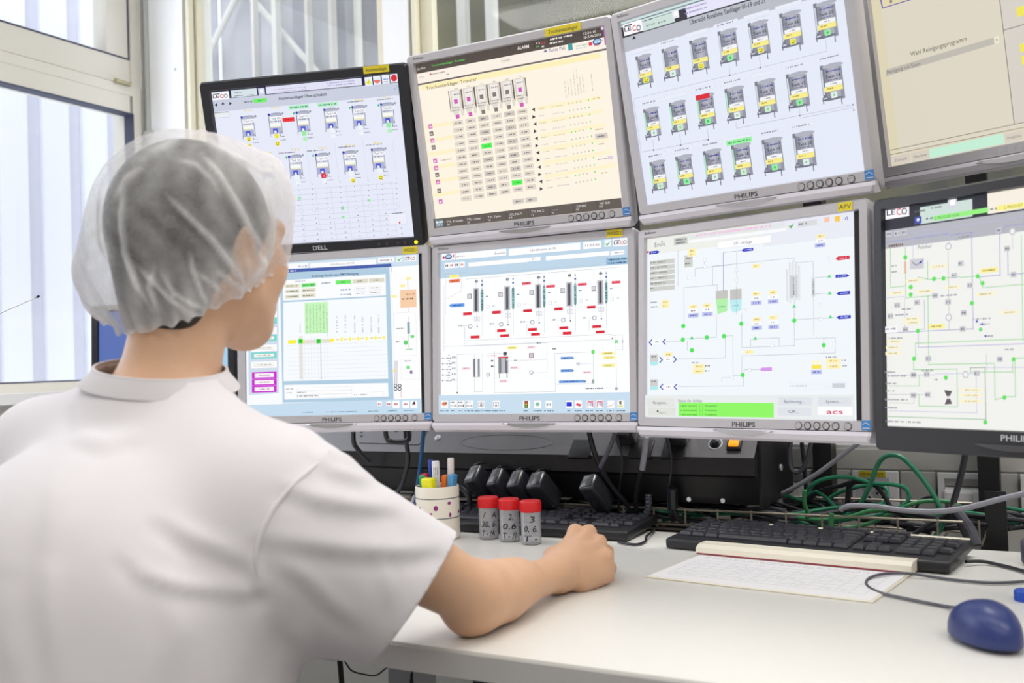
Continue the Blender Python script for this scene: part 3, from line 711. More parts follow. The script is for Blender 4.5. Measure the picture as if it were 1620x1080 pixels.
for ri, row in enumerate(rows):
    for i, (x, y) in enumerate(row):
        w = 74 + i * 6; h = 158 + i * 6
        for k in range(6):
            c = (118, 138, 166, 182, 170, 146)[k]; s.r(x - w * .5 + (k + .5) * w / 6, y, w / 6 + .5, h * .86, (c, c + 2, c + 14))
        s.d(x, y - h * .43, w, h * .13, (176, 178, 190)); s.d(x, y + h * .43, w, h * .08, (112, 114, 130))
        for k in (-.42, .42): s.l([(x + w * k, y + h * .42), (x + w * k + 2, y + h * .56)], (90, 92, 106), 5)
        s.r(x - w * .44, y + h * .02, 8, h * .66, (176, 226, 196) if ri and i < 4 else (206, 216, 226))
        s.q(x + 3, y - h * .30, w * .66, 9, (40, 44, 150)); s.t(x + 2, y - h * .16, 15, 'Tank %02d' % nm, (26, 28, 70), w * .70, True); s.q(x + 3, y - h * .07, w * .46, 6, (40, 44, 120))
        if not (ri == 0 and i in (1, 2)): s.r(x + 6, y + h * .035, w * .80, h * .11, (244, 244, 246)); s.q(x + 6, y + h * .035, w * .3, 7, (120, 122, 130))
        s.r(x + 6, y + h * .16, w * .86, h * .13, (248, 236, 138)); s.q(x - 10, y + h * .165, w * .30, 8, (150, 120, 40))
        s.r(x + 9, y + h * .33, 30, 30, {0: (150, 236, 160), 1: (226, 240, 234), 2: (206, 236, 206)}[(i + ri) % 3]); s.d(x + 9, y + h * .33, 12, 14, (60, 190, 110) if (i + ri) % 3 == 0 else (150, 200, 170), 8)
        if ri == 0 and i in (0, 2, 4, 5): s.smile(x + 9, y + h * .33, 30)
        s.o(x - 14, y - h * .64, w + 34, 22, (212, 214, 226), (232, 236, 248), 2)
        if nm in (2, 4, 7, 8, 10, 11, 13, 14, 15, 16, 17, 19, 20): s.q(x - 16, y - h * .64, w * .9, 8, (110, 112, 140))
        nm += 1
s.r(498, 485, 72, 26, (218, 36, 52)); s.r(680, 708, 130, 26, (150, 240, 158)); s.q(680, 708, 110, 9, (60, 120, 100))
G_ = (166, 170, 186)
for P_ in (((632, 325), (634, 378)), ((785, 285), (787, 340)), ((1117, 200), (1119, 258), (150, 497), (190, 762), (250, 752), (525, 700)), ((250, 700), (252, 750)), ((385, 672), (388, 728)), ((523, 642), (526, 700)), ((982, 540), (985, 580)), ((665, 612), (668, 642), (985, 580), (1250, 525)), ((985, 580), (1256, 552))): s.l(P_, G_, 1.8)
for x, y in ((634, 378), (787, 340), (252, 752), (388, 728), (526, 700), (985, 580), (1252, 525), (1256, 552)): s.d(x, y, 9, 9, (110, 112, 140), 8)
s.build('screen', g)

# --- upper right, silver monitor, beige page
g, s, m4 = monitor('silver monitor at the upper right with an almost empty beige page and a grey bar', .6856, 1.3546, .4298, -52.7, 8.74, 'silver', (222, 214, 196), (1360, 0), 3.6)
s.N(0, 0, .04, 1, (222, 212, 182)); s.p([(128, 50), (420, -40), (410, -90), (115, -10)], (92, 84, 168)); s.p([(133, 43), (415, -44), (408, -84), (122, -12)], (226, 216, 178)); s.d(178, 8, 16, 24, (150, 140, 120))
s.t(445, 265, 27, 'Wahl Reinigungsprogramm', (74, 70, 66), 330); s.p([(152, 434), (792, 244), (788, 206), (148, 398)], (192, 187, 177)); s.t(250, 386, 22, 'Reinigung mit Säure', (120, 112, 106), 196)
s.p([(768, 252), (796, 244), (792, 202), (764, 211)], (236, 228, 206)); s.p([(777, 231), (786, 228), (780, 221)], (90, 84, 76))
s.l([(796, -30), (880, 706)], (96, 86, 84), 4); s.p([(884, 704), (1200, 630), (1130, -150), (800, -40)], (214, 208, 198)); s.l([(820, 172), (1150, 78)], (110, 100, 104), 4)
for x, y, w, h in ((925, 62, 64, 56), (945, 268, 64, 50), (958, 336, 72, 50)): s.r(x, y, w, h, (240, 228, 96))
s.l([(170, 858), (1200, 640)], (110, 98, 90), 3); s.l([(174, 884), (1200, 668)], (110, 98, 90), 3)
s.p([(176, 940), (1220, 735), (1210, 670), (172, 884)], (222, 212, 190)); s.p([(402, 900), (826, 816), (818, 758), (395, 850)], (196, 238, 214))
for x, y, t in ((235, 906, 'Zurück'), (345, 886, 'Filterliste'), (880, 778, 'Produktion')): s.r(x, y, 104, 48, (214, 204, 192)); s.t(x, y, 16, t, (128, 118, 112), 76)
s.build('screen', g)

# --- lower left, silver monitor behind the worker's chin
g, s, m4 = monitor('silver monitor in the lower row beside the worker, pale blue form and magenta buttons', -.3469, 1.927, .0617, -14.72, -1.93, 'silver', (246, 250, 255), (370, 370), 3.376, 'MMS/ODS 1', .030, .166, du=-.0035, W=.3665)
s.N(0, 0, 1, .07, (206, 224, 238)); s.r(300, 172, 196, 26, (250, 250, 254)); s.q(368, 172, 44, 8, DG); s.r(582, 160, 350, 28, (250, 250, 254)); s.t(578, 159, 10, 'Ultrafiltration RM75', (150, 152, 164), 130)
s.r(813, 138, 86, 26, (250, 250, 252)); s.q(813, 140, 62, 9, (140, 140, 150)); s.r(884, 134, 32, 30, (236, 246, 250)); s.p([(870, 134), (882, 146), (900, 122), (881, 137)], (110, 186, 70)); s.logo(943, 130, 62, 32)
s.r(870, 183, 56, 20, (250, 250, 254)); s.r(932, 180, 64, 20, (250, 250, 254)); s.o(905, 182, 130, 30, (170, 196, 220), (226, 238, 248), 4); s.q(945, 180, 30, 7, DG)
s.r(928, 560, 148, 780, (253, 252, 255))
# left column of buttons
s.p([(74, 290), (238, 275), (240, 850), (80, 860)], (206, 220, 234))
for y, c in ((325, 0), (378, 0), (430, 0), (465, 1), (519, 0), (556, 1), (609, 0), (648, 1), (698, 0)):
    s.r(162, y, 136, 34, (120, 214, 208) if c else (255, 253, 255)); s.o(162, y, 108, 18, (206, 200, 196), (246, 248, 244), 3); s.q(162, y, 80, 7, (160, 150, 146))
for y in (754, 791, 828): s.r(164, y, 132, 36, (206, 28, 206)); s.r(164, y, 104, 22, (250, 240, 250)); s.q(164, y, 56, 7, (150, 140, 150))
# the dialog
s.p([(247, 205), (832, 178), (855, 890), (262, 900)], (176, 204, 224)); s.p([(247, 209), (843, 176), (842, 158), (246, 192)], (66, 92, 170)); s.q(293, 199, 84, 10, (236, 236, 250))
s.t(541, 218, 12, 'Bedienung Ultrafiltration RM75 Reinigung', (52, 62, 110), 250, True)
s.p([(265, 357), (814, 328), (812, 214), (264, 248)], (250, 251, 255)); s.p([(267, 786), (826, 772), (814, 336), (266, 366)], (246, 250, 255)); s.p([(272, 884), (828, 868), (825, 795), (271, 806)], (250, 252, 255))
for i in range(2):
    for j in range(3):
        x, y = 314 + i * 87, 278 + j * 28 - i * 5; c = GN if (i, j) == (1, 0) else (226, 222, 200); s.r(x, y, 76, 20, c); s.q(x, y, 60, 7, DG)
s.q(357, 252, 52, 6, (150, 150, 160)); s.q(494, 262, 48, 9, (140, 142, 160))
for i, x in enumerate((586, 676, 764)): s.r(x, 257 - i * 5, 82, 22, GN if i == 0 else (222, 218, 200)); s.q(x, 257 - i * 5, 26, 7, DG)
for j in range(2):
    s.q(600, 298 + j * 25, 56, 8, (120, 130, 170))
    for i in range(2): s.o(678 + i * 74, 292 + j * 25 - i * 4, 64, 20, (206, 208, 214), (250, 250, 252), 2); s.q(678 + i * 74, 292 + j * 25 - i * 4, 44, 6, (150, 150, 150))
s.r(443, 448, 124, 166, (198, 244, 186))
for i in range(7): s.q(392 + i * 18, 450 + (20 if i == 6 else 0), 150, 7, (150, 206, 150), 1)
for x in (357,): s.q(x, 496, 60, 7, (190, 194, 200), 1)
for x in (552, 598, 648, 690, 736, 776): s.q(x, 480, 92, 10, (206, 208, 214), 1)
for i in range(9): s.l([(288 + i * .5, 594 + i * 22), (822, 578 + i * 22)], (222, 226, 232), 1.5)
s.r(362, 660, 20, 230, (228, 226, 220))
for i in range(8): s.l([(382 + i * 17.5, 548), (384 + i * 17.5, 780)], (222, 224, 230), 1.5)
s.l([(467, 590), (470, 776)], (110, 112, 120), 2)
s.r(440, 574, 160, 20, (228, 222, 212)); s.r(315, 576, 44, 20, (248, 240, 50)); s.r(372, 574, 16, 18, (246, 240, 90))
for x in (360, 456): s.r(x, 573, 24, 24, (60, 226, 76)); s.t(x, 573, 15, 'X', (20, 60, 30), 15, True)
s.r(527, 568, 22, 18, (250, 240, 60))
for i, x in enumerate((557, 602, 646, 690, 738, 782)): s.r(x, 564 - i * 2, 32, 20, (255, 252, 240)); s.r(x + 22, 563 - i * 2, 12, 18, (252, 240, 90)); s.q(x, 564 - i * 2, 20, 7, (206, 190, 120))
for y in (826, 846, 864): s.o(486, y, 296, 16, (206, 210, 216), (252, 252, 254), 2)
s.q(304, 827, 40, 7, (150, 152, 160)); s.q(300, 848, 30, 7, (170, 172, 180)); s.q(366, 846, 46, 6, DG); s.q(398, 864, 110, 6, DG); s.q(680, 858, 70, 7, (150, 152, 160)); s.o(768, 852, 76, 18, (206, 210, 216), (252, 252, 254), 2)
# plant diagram at the right
s.r(935, 346, 86, 96, (246, 206, 168)); s.q(932, 347, 58, 9, (60, 44, 40)); s.q(948, 322, 46, 6, (180, 120, 90))
for x, y in ((904, 278), (936, 238), (860, 334), (902, 440)): s.r(x, y, 32, 14, (252, 240, 170))
s.l([(932, 246), (933, 300)], DG); s.l([(935, 396), (936, 470)], DG); s.r(937, 502, 14, 62, (150, 186, 186)); s.l([(937, 535), (938, 620)], (120, 190, 130)); s.o(918, 535, 120, 230, (206, 214, 214), (252, 252, 254), 2)
s.r(937, 502, 14, 62, (140, 176, 180)); s.l([(937, 440), (938, 620)], (130, 150, 150)); s.q(895, 505, 46, 7, DG); s.d(922, 580, 24, 26, (96, 214, 110)); s.r(957, 548, 20, 14, (110, 220, 120)); s.q(942, 616, 40, 7, (110, 200, 120)); s.q(878, 576, 16, 9, DG)
s.o(945, 722, 98, 110, (214, 218, 220), (252, 252, 254), 2); s.r(935, 712, 18, 16, (110, 226, 120)); s.q(932, 678, 34, 6, DG); s.r(951, 737, 14, 18, (150, 120, 160))
for i in range(4): s.l([(862 + i * 5, 676), (864 + i * 5, 800)], DG, 1.4)
for dx in (0, 22):
    for dy in (0, 18): s.d(868 + dx, 810 + dy, 20, 20, (60, 60, 66)); s.d(868 + dx, 810 + dy, 12, 12, (240, 240, 244))
s.l([(897, 838), (898, 872)], (190, 80, 90)); s.r(860, 730, 12, 14, (250, 236, 120))
s.N(0, .925, 1, 1, (196, 220, 238)); s.p([(262, 905), (1004, 878), (1004, 960), (262, 972)], (196, 220, 238))
for x in (783, 832, 871, 923, 966): s.r(x, 905 if x < 840 else 910, 24 if x < 840 else 36, 24 if x < 840 else 40, (254, 254, 255)); s.q(x, 908, 18, 12, (200, 110, 120))
s.d(968, 902, 12, 16, BK, 8)
for x in (400, 520, 572, 632, 750, 850, 940): s.q(x, 952 - (x - 400) * .018, 54, 6, (90, 130, 160))
s.build('screen', g)

# --- lower second, silver monitor with the filter diagram
g, s, m4 = monitor('silver monitor in the lower row showing five filter columns and red tags on white', .0344, 1.7851, .0591, -26.7, -3.08, 'silver', (252, 253, 255), (680, 360), 3.274, 'MMS/ODS 2', .030, .166)
s.N(0, 0, 1, .155, (190, 214, 232)); s.r(96, 150, 68, 36, (252, 250, 252)); s.r(72, 155, 10, 12, (200, 50, 60)); s.d(97, 151, 36, 26, (60, 92, 160)); s.d(97, 149, 26, 14, (170, 214, 240)); s.q(97, 162, 30, 6, (200, 60, 80)); s.q(122, 146, 8, 16, (226, 120, 130))
s.r(263, 138, 262, 34, (253, 253, 255)); s.t(158, 147, 9, 'service', DG, 46); s.t(362, 132, 11, 'Service', DG, 52); s.r(591, 112, 372, 36, (253, 253, 255)); s.t(586, 112, 11, 'Ultrafiltration RM75', DG, 132); s.r(841, 90, 94, 36, (253, 253, 255)); s.t(842, 90, 11, '11:51:42', DG, 74)
s.r(922, 80, 34, 36, (240, 248, 252)); s.p([(906, 81), (919, 95), (938, 68), (918, 85)], (100, 180, 60)); s.logo(988, 75, 78, 40)
s.r(352, 180, 306, 22, (253, 253, 255)); s.r(541, 163, 66, 20, (253, 253, 255)); s.q(541, 163, 18, 7, DG); s.r(764, 146, 330, 22, (253, 253, 255)); s.r(972, 130, 72, 22, (253, 253, 255)); s.q(980, 129, 44, 7, DG)
for i, x in enumerate((89, 115, 141, 170)): s.r(x, 197 - i * 2, 24, 30, (253, 253, 255)); s.q(x, 197 - i * 2, 16, 12, ((60, 60, 70), (210, 80, 90), (60, 60, 70), (206, 90, 60))[i])
for y in (166, 184): s.p([(910, y + 8), (1024, y + 2), (1024, y - 14), (910, y - 7), (920, y + 1)], (140, 178, 212)); s.q(972, y - 2, 90, 8, (40, 62, 100))
Lg = (186, 192, 198)
s.l([(70, 205), (70, 230), (190, 240), (190, 275), (980, 196)], Lg); s.l([(190, 240), (880, 196)], Lg)
for i in range(5):
    x, y = 241 + i * 161.5, 376 - i * 10
    s.r(x, y, 32, 128, (206, 206, 212)); s.r(x, y, 22, 116, (160, 162, 170)); s.r(x, y, 10, 104, (74, 74, 82)); s.d(x, y - 52, 10, 14, (74, 74, 82)); s.d(x, y + 52, 10, 14, (74, 74, 82))
    x2 = x + 31; s.r(x2, y, 15, 92, (150, 196, 196)); s.p([(x2 - 8, y - 46), (x2 + 8, y - 47), (x2, y - 64)], (150, 196, 196)); s.p([(x2 - 8, y + 46), (x2, y + 62), (x2 + 8, y + 45)], (150, 196, 196)); s.q(x2, y, 110, 9, (70, 80, 96), 1)
    s.l([(x2, y - 110), (x2, y - 60)], (110, 120, 150)); s.d(x2, y - 80, 11, 11, (90, 104, 170), 8); s.d(x2, y - 100, 8, 8, (90, 104, 170), 8); s.l([(x2, y + 60), (x2 + 3, y + 190)], Lg)
    s.o(x - 34, y - 20, 22, 26, (110, 112, 118), (214, 214, 220), 5); s.d(x + 2, y - 98, 18, 18, (170, 174, 184)); s.q(x + 4, y - 98, 16, 8, (90, 92, 104)); s.l([(x, y - 90), (x, y - 62)], Lg)
    for dx in (-4, 14): s.o(x + dx, y + 96 - (8 if i else 0), 12, 22, (176, 180, 190), (246, 246, 250), 3)
    s.l([(x + 4, y + 66), (x + 6, y + 140)], (130, 136, 150)); s.p([(x + 2, y + 134), (x + 10, y + 134), (x + 6, y + 144)], (70, 74, 100))
    s.d(x - 30, y + 136 - i * 1, 24, 24, (170, 174, 184)); s.d(x - 30, y + 136 - i, 15, 15, (250, 250, 252))
    s.q(x + 58, y - 20, 14, 9, (96, 120, 170)); s.o(x + 62, y + 34, 16, 20, (190, 194, 202), (250, 250, 252), 3); s.q(x + 92, y + 30, 12, 7, Lg)
    s.q(x - 78, y + 132, 24, 8, (110, 116, 140)); s.l([(x - 60, y + 132), (x - 40, y + 134)], Lg)
    s.l([(x - 58, y + 200), (x - 56, y + 142)], Lg)
for (x, y) in ((200, 447), (351, 439), (511, 431), (672, 422), (841, 413)): s.r(x, y, 44, 15, (230, 44, 62)); s.q(x, y, 30, 6, (150, 20, 40))
for (x, y) in ((240, 567), (377, 534), (393, 560), (537, 528), (553, 553), (699, 520), (717, 547), (870, 513), (888, 541)): s.r(x, y, 46, 15, (232, 40, 56)); s.q(x, y, 30, 6, (160, 30, 50))
for (x, y) in ((506, 290), (631, 305), (795, 295), (970, 284)): s.r(x, y, 46, 14, (240, 92, 112)); s.q(x, y, 30, 6, (150, 40, 70))
s.r(133, 253, 50, 14, (250, 240, 130)); s.r(135, 277, 54, 17, (240, 120, 80)); s.q(135, 277, 30, 6, (150, 40, 40)); s.r(150, 403, 72, 18, (96, 156, 236)); s.p([(106, 405), (116, 395), (116, 413)], (96, 156, 236)); s.q(150, 403, 48, 7, (30, 50, 110))
for P_ in (((80, 300), (80, 640), (950, 555)), ((185, 505), (185, 612), (614, 600), (614, 750), (540, 752)), ((185, 580), (948, 560), (1005, 555), (1005, 632), (970, 634)), ((655, 650), (850, 645), (855, 800), (660, 820)), ((655, 650), (655, 850), (343, 854), (343, 640)), ((415, 690), (610, 682)), ((770, 705), (852, 705)), ((970, 560), (972, 830), (880, 832)), ((100, 680), (148, 678)), ((148, 655), (150, 855)), ((240, 655), (236, 850), (280, 850), (280, 655), (375, 650)), ((148, 655), (240, 655)), ((90, 450), (90, 240), (170, 235), (170, 330), (95, 370))): s.l(P_, Lg)
for i in range(5): y = 676 + i * 29; s.l([(76, y), (148, y)], (150, 154, 164), 1.5); s.q(108, y, 26, 9, (120, 124, 136)); s.q(132, y - 6, 18, 7, (120, 124, 136)); s.p([(70, y), (78, y - 5), (78, y + 5)], DG); s.q(108, y - 14, 12, 5, DG)
s.d(150, 855, 7, 9, BK, 8)
s.r(249, 727, 38, 96, (214, 214, 220)); s.r(239, 727, 8, 92, (120, 122, 130)); s.r(262, 727, 8, 92, (130, 132, 140)); s.r(250, 727, 10, 90, (244, 244, 248))
s.r(388, 712, 54, 86, (190, 190, 198)); s.r(372, 712, 12, 84, (120, 122, 132)); s.r(404, 712, 12, 84, (110, 112, 122)); s.r(388, 672, 52, 7, (214, 60, 76)); s.l([(370, 756), (370, 778)], BK, 4); s.l([(408, 756), (408, 776)], BK, 4); s.d(398, 653, 22, 22, (120, 122, 130)); s.t(398, 653, 12, 'M', BK, 12, True); s.d(408, 684, 9, 9, (236, 236, 240), 8)
for (x, y) in ((197, 729), (389, 795), (446, 726), (821, 749), (534, 620)): s.r(x, y, 44, 15, (250, 226, 232)); s.q(x, y, 30, 6, (200, 130, 150))
s.q(332, 664, 50, 6, (220, 110, 130)); s.o(534, 663, 24, 26, (170, 130, 140), (200, 200, 206), 7); s.d(534, 750, 22, 22, (170, 174, 184)); s.d(534, 750, 14, 14, (250, 250, 252)); s.d(311, 762, 20, 22, (170, 174, 184)); s.d(311, 762, 12, 14, (250, 250, 252))
s.d(853, 644, 19, 24, (110, 226, 96)); s.r(853, 796, 14, 20, (150, 172, 168))
for (x, y, w) in ((717, 676, 62), (717, 741, 62), (744, 797, 134)): s.r(x, y, w, 14, (110, 158, 224)); s.q(x - 6, y, w * .6, 6, (30, 50, 110)); s.p([(x + w / 2, y - 7), (x + w / 2 + 8, y), (x + w / 2, y + 7)], (90, 110, 140))
s.r(776, 706, 18, 16, (206, 208, 214)); s.q(455, 688, 18, 9, DG); s.q(335, 690, 18, 9, DG); s.q(335, 718, 18, 9, DG); s.q(652, 628, 22, 9, DG); s.q(574, 598, 22, 9, DG); s.q(860, 832, 90, 9, DG); s.d(974, 834, 16, 18, (176, 178, 190)); s.r(436, 623, 50, 15, (250, 240, 150)); s.q(436, 623, 26, 7, (180, 160, 90))
for (x, y, w) in ((930, 651, 66), (936, 674, 60), (932, 714, 66)): s.r(x, y, w, 17, (250, 242, 160)); s.q(x, y, 40, 7, (180, 160, 90))
s.r(974, 591, 18, 16, (130, 220, 130)); s.d(954, 575, 10, 8, DG, 6); s.d(1006, 590, 9, 18, (190, 194, 202), 8)
s.N(0, .885, 1, 1, (200, 222, 238))
for x, y in ((87, 915), (134, 915), (173, 915), (216, 914), (277, 916), (354, 915), (510, 915), (568, 915), (627, 916), (732, 915), (779, 914), (840, 915), (889, 913), (947, 914), (998, 913)):
    s.o(x, y, 38, 42, (206, 216, 222), (254, 254, 255), 3)
for x in (134, 173, 216): s.q(x - 4, 905, 22, 8, (110, 110, 120)); s.q(x - 2, 922, 26, 12, (190, 180, 180)); s.r(x + 13, 922, 4, 14, (60, 64, 60))
s.d(87, 912, 26, 20, (222, 130, 90)); s.d(96, 908, 10, 10, (140, 80, 60))
for x in (277, 354): s.o(x, 916, 28, 26, (110, 112, 120), (250, 250, 252), 4); s.q(x, 918, 14, 14, (110, 112, 120), 1)
s.r(510, 915, 18, 36, (90, 80, 40))
for k in range(3): s.d(510, 904 + k * 11, 12, 9, ((226, 60, 40), (240, 190, 40), (90, 200, 70))[k], 8)
s.d(568, 914, 22, 20, (140, 190, 170)); s.q(627, 916, 24, 12, (130, 150, 150)); s.r(732, 914, 28, 22, (34, 44, 214)); s.p([(766, 920), (790, 926), (794, 914), (770, 908)], (220, 80, 96))
for x in (840, 889): s.l([(x - 12, 928), (x - 10, 902), (x + 8, 902)], (216, 50, 96), 5); s.d(x + 4, 914, 18, 20, (200, 202, 210)); s.l([(x + 12, 926), (x + 16, 898)], (216, 50, 96), 4)
s.l([(932, 926), (942, 920), (950, 924), (962, 910)], (220, 110, 120), 2); s.d(998, 906, 16, 18, (60, 60, 66)); s.d(1002, 906, 8, 12, (226, 206, 180)); s.r(998, 924, 24, 12, (226, 226, 150))
for x, w in ((87, 46), (131, 16), (173, 18), (216, 46), (280, 72), (356, 90), (510, 26), (568, 44), (628, 50), (733, 20), (780, 34), (838, 42), (889, 38), (948, 44), (1000, 46)): s.q(x, 948, w, 7, (70, 100, 130))
s.build('screen', g)

# --- lower third, silver monitor, large
g, s, m4 = monitor('silver monitor in the lower row with a bright green status box at its foot', .3649, 1.5495, .0519, -43.68, -3.51, 'silver', (240, 245, 250), (1000, 310), 2.77, 'APV', .022, .1685, du=-.0055, W=.3656)
s.N(0, 0, .6, .09, (236, 238, 232)); s.N(.6, 0, 1, .12, (232, 234, 244)); s.t(122, 211, 20, 'Emmi', (120, 122, 134), 46); s.d(131, 200, 6, 6, BK, 6); s.r(213, 197, 60, 32, (206, 206, 198)); s.q(213, 191, 44, 9, DG); s.q(213, 204, 40, 9, DG)
s.p([(250, 190), (672, 137), (668, 116), (248, 172)], (226, 230, 230)); s.p([(250, 206), (676, 153), (674, 140), (250, 194)], (246, 248, 252)); s.q(440, 152, 330, 12, (244, 190, 226))
s.p([(685, 132), (697, 143), (712, 118), (697, 130)], (90, 180, 80)); s.r(768, 120, 84, 24, (216, 218, 222)); s.q(748, 122, 36, 9, DG); s.r(854, 104, 22, 22, (250, 196, 170)); s.r(900, 100, 22, 24, (250, 200, 80)); s.t(940, 98, 14, 'G', BL, 14, True)
s.o(490, 202, 238, 34, (214, 218, 226), (254, 254, 255), 3); s.t(486, 203, 14, 'UF - Anlage', (110, 112, 124), 80)
s.r(68, 246, 12, 8, (220, 60, 60)); s.p([(76, 257), (112, 252), (122, 244), (112, 239), (76, 243)], BL); s.q(96, 248, 24, 5, (200, 210, 255))
for i in range(6): s.r(133, 285 + i * 23 + 4, 108 if i else 108, 19, (206, 206, 200)); s.q(118 if i < 5 else 88, 289 + i * 23, 72 if i < 5 else 14, 8, (140, 140, 136))
s.r(248, 285, 36, 52, (206, 206, 200)); s.q(246, 296, 26, 7, DG); s.q(250, 272, 24, 7, DG)
def yb(x, y, w=36, h=18): s.r(x, y, w, h, (254, 240, 180)); s.q(x, y, w * .5, 7, (190, 170, 110))
def bb(x, y, w=46): s.r(x, y, w, 18, (186, 192, 240)); s.q(x, y, w * .6, 8, (70, 76, 140))
for x, y in ((263, 240), (263, 256), (146, 464), (146, 482), (545, 307), (828, 176), (160, 694), (514, 683), (270, 485), (330, 480), (546, 428), (618, 422), (548, 540), (620, 532)): yb(x, y)
for x, y in ((270, 523), (332, 518), (546, 468), (620, 462), (548, 578), (622, 574), (826, 216), (810, 771)): bb(x, y)
for x, y in ((828, 196), (270, 503), (332, 498), (546, 448), (620, 443), (548, 560), (622, 553)): s.r(x, y, 40, 14, (252, 252, 255)); s.q(x, y, 20, 7, (130, 132, 150))
for x, y, w in ((884, 722, 62), (886, 746, 64), (296, 746, 50), (294, 768, 52)): yb(x, y, w, 20); s.q(x + w * .75, y - 2, 20, 7, DG)
s.r(811, 748, 42, 18, (248, 228, 80)); s.r(810, 728, 40, 16, (254, 248, 210)); s.q(876, 706, 46, 7, DG); s.q(280, 730, 26, 7, DG)
for x in (98, 100): s.q(x, 466 if x == 98 else 486, 28, 6, DG)
GL = (160, 168, 180); PU = (140, 146, 214)
s.r(396, 433, 52, 38, (196, 194, 190)); s.r(458, 432, 50, 48, (196, 194, 190)); s.p([(370, 452), (422, 448), (420, 504), (378, 518)], (176, 240, 168)); s.p([(432, 456), (484, 452), (482, 500), (446, 512), (434, 492)], (186, 236, 240)); s.q(396, 485, 30, 7, (110, 170, 120)); s.q(458, 480, 26, 7, (120, 160, 180))
for P_ in (((405, 416), (404, 250), (486, 238)), ((464, 410), (461, 246)), ((357, 390), (356, 310), (712, 270), (715, 345)), ((232, 565), (230, 404), (376, 388), (378, 420)), ((280, 355), (280, 320), (440, 300)), ((484, 515), (485, 665), (716, 655), (713, 450)), ((372, 520), (374, 615), (228, 630)), ((413, 615), (445, 610), (447, 785), (490, 785)), ((148, 640), (228, 634)), ((246, 635), (246, 675), (268, 676)), ((205, 716), (412, 708), (414, 620)), ((485, 775), (486, 702), (895, 686), (893, 620), (718, 628)), ((206, 836), (494, 830), (492, 790)), ((495, 785), (495, 762), (566, 760)), ((524, 660), (524, 628), (648, 620), (650, 656)), ((716, 540), (830, 538), (905, 531)), ((726, 294), (796, 286), (802, 610)), ((800, 360), (870, 352)), ((800, 430), (870, 426)), ((398, 815), (398, 797), (446, 795)), ((844, 625), (845, 686)), ((462, 520), (462, 400)), ((205, 240), (208, 395)), ((322, 280), (322, 300))): s.l(P_, GL, 1.5)
s.l([(405, 416), (404, 250)], PU, 1.8)
for dx, y0, h in ((-26, 390, 140), (-14, 380, 180), (0, 370, 170), (14, 372, 170), (26, 382, 150)): s.r(713 + dx, y0 - dx * .12, 9, h, (232, 234, 238)); s.l([(709 + dx, y0 - h / 2), (709 + dx, y0 + h / 2)], (170, 174, 184), 1.4)
s.r(705, 398, 16, 100, (206, 208, 212)); s.r(724, 396, 14, 96, (206, 208, 212)); s.r(799, 400, 13, 82, (206, 208, 212)); s.q(713, 395, 80, 6, DG, 1); s.q(799, 400, 60, 5, DG, 1)
for x, y in ((230, 570), (228, 630), (333, 620), (408, 614), (268, 676), (484, 560), (716, 546), (490, 784), (845, 654)): s.d(x, y, 19, 21, (96, 234, 108)); s.r(x, y, 12, 13, (80, 222, 92))
for x, y in ((870, 352), (872, 426), (875, 530), (268, 622), (546, 624), (716, 484)): s.p([(x - 10, y + 8), (x + 10, y + 6), (x, y - 10)], (130, 226, 160)); s.d(x, y, 9, 9, (90, 210, 130), 8)
for x, y in ((254, 360), (326, 312), (326, 282), (464, 326), (466, 370), (497, 503), (522, 762), (832, 538), (620, 656), (832, 480), (866, 276), (892, 650), (446, 797)): s.o(x, y, 13, 15, (206, 210, 220), (250, 250, 253), 3)
s.p([(486, 240), (496, 246), (538, 241), (538, 228), (496, 232)], BL); s.p([(898, 277), (908, 284), (960, 277), (960, 262), (908, 266)], (222, 44, 60)); s.p([(898, 360), (948, 356), (960, 349), (948, 343), (898, 346)], BL); s.p([(902, 429), (912, 436), (962, 431), (962, 416), (912, 420)], BL); s.p([(903, 533), (912, 541), (965, 537), (965, 522), (912, 525)], BL)
for x, y in ((515, 237), (934, 273), (926, 352), (936, 427), (938, 531)): s.q(x, y, 34, 6, (200, 206, 250))
s.p([(566, 760), (576, 767), (620, 766), (620, 750), (576, 752)], (214, 150, 236))
NV = (44, 58, 176)
for x, y, d in ((88, 642, -1), (148, 639, -1), (135, 718, 1), (196, 716, 1), (137, 836, -1), (198, 836, -1)): s.l([(x - 5 * d, y - 11), (x + 5 * d, y), (x - 5 * d, y + 11)], NV, 5)
for x, y in ((117, 640), (166, 716), (167, 836)): s.r(x, y, 34, 18, (252, 252, 255)); s.q(x, y, 16, 6, DG)
for y, h in ((720, 54), (828, 52)): s.r(104, y - 10, 34, 30, (206, 206, 204)); s.p([(87, y + 6), (121, y + 4), (121, y + 18), (104, y + 24), (87, y + 20)], (176, 232, 232)); s.q(104, y - 16, 22, 7, DG)
s.q(736, 832, 76, 8, (190, 194, 204)); s.q(858, 830, 30, 8, (190, 194, 204)); s.r(913, 830, 56, 20, (214, 216, 222)); s.q(910, 830, 30, 7, DG); s.o(820, 832, 250, 36, (222, 226, 234), (238, 243, 250), 2); s.q(736, 832, 76, 8, (190, 194, 204)); s.r(913, 830, 56, 20, (206, 208, 216))
s.N(0, .878, 1, 1, (232, 235, 236)); s.r(134, 905, 122, 38, (226, 228, 224)); s.t(132, 905, 13, 'Navigation...', DG, 64); s.r(138, 944, 120, 34, (222, 224, 218)); s.p([(116, 945), (126, 945), (121, 935)], BK); s.q(140, 950, 36, 6, (170, 172, 168))
s.t(262, 896, 13, 'Status der Anlage', DG, 106); s.r(413, 936, 416, 62, (140, 246, 96))
for i in range(3):
    y = 920 + i * 19; s.q(256, y, 74, 7, (90, 170, 60)); s.t(354, y - 1, 9, 'Produktion', (40, 110, 40), 52)
    for x in (292, 306, 318): s.r(x, y, 2, 14, (110, 200, 80))
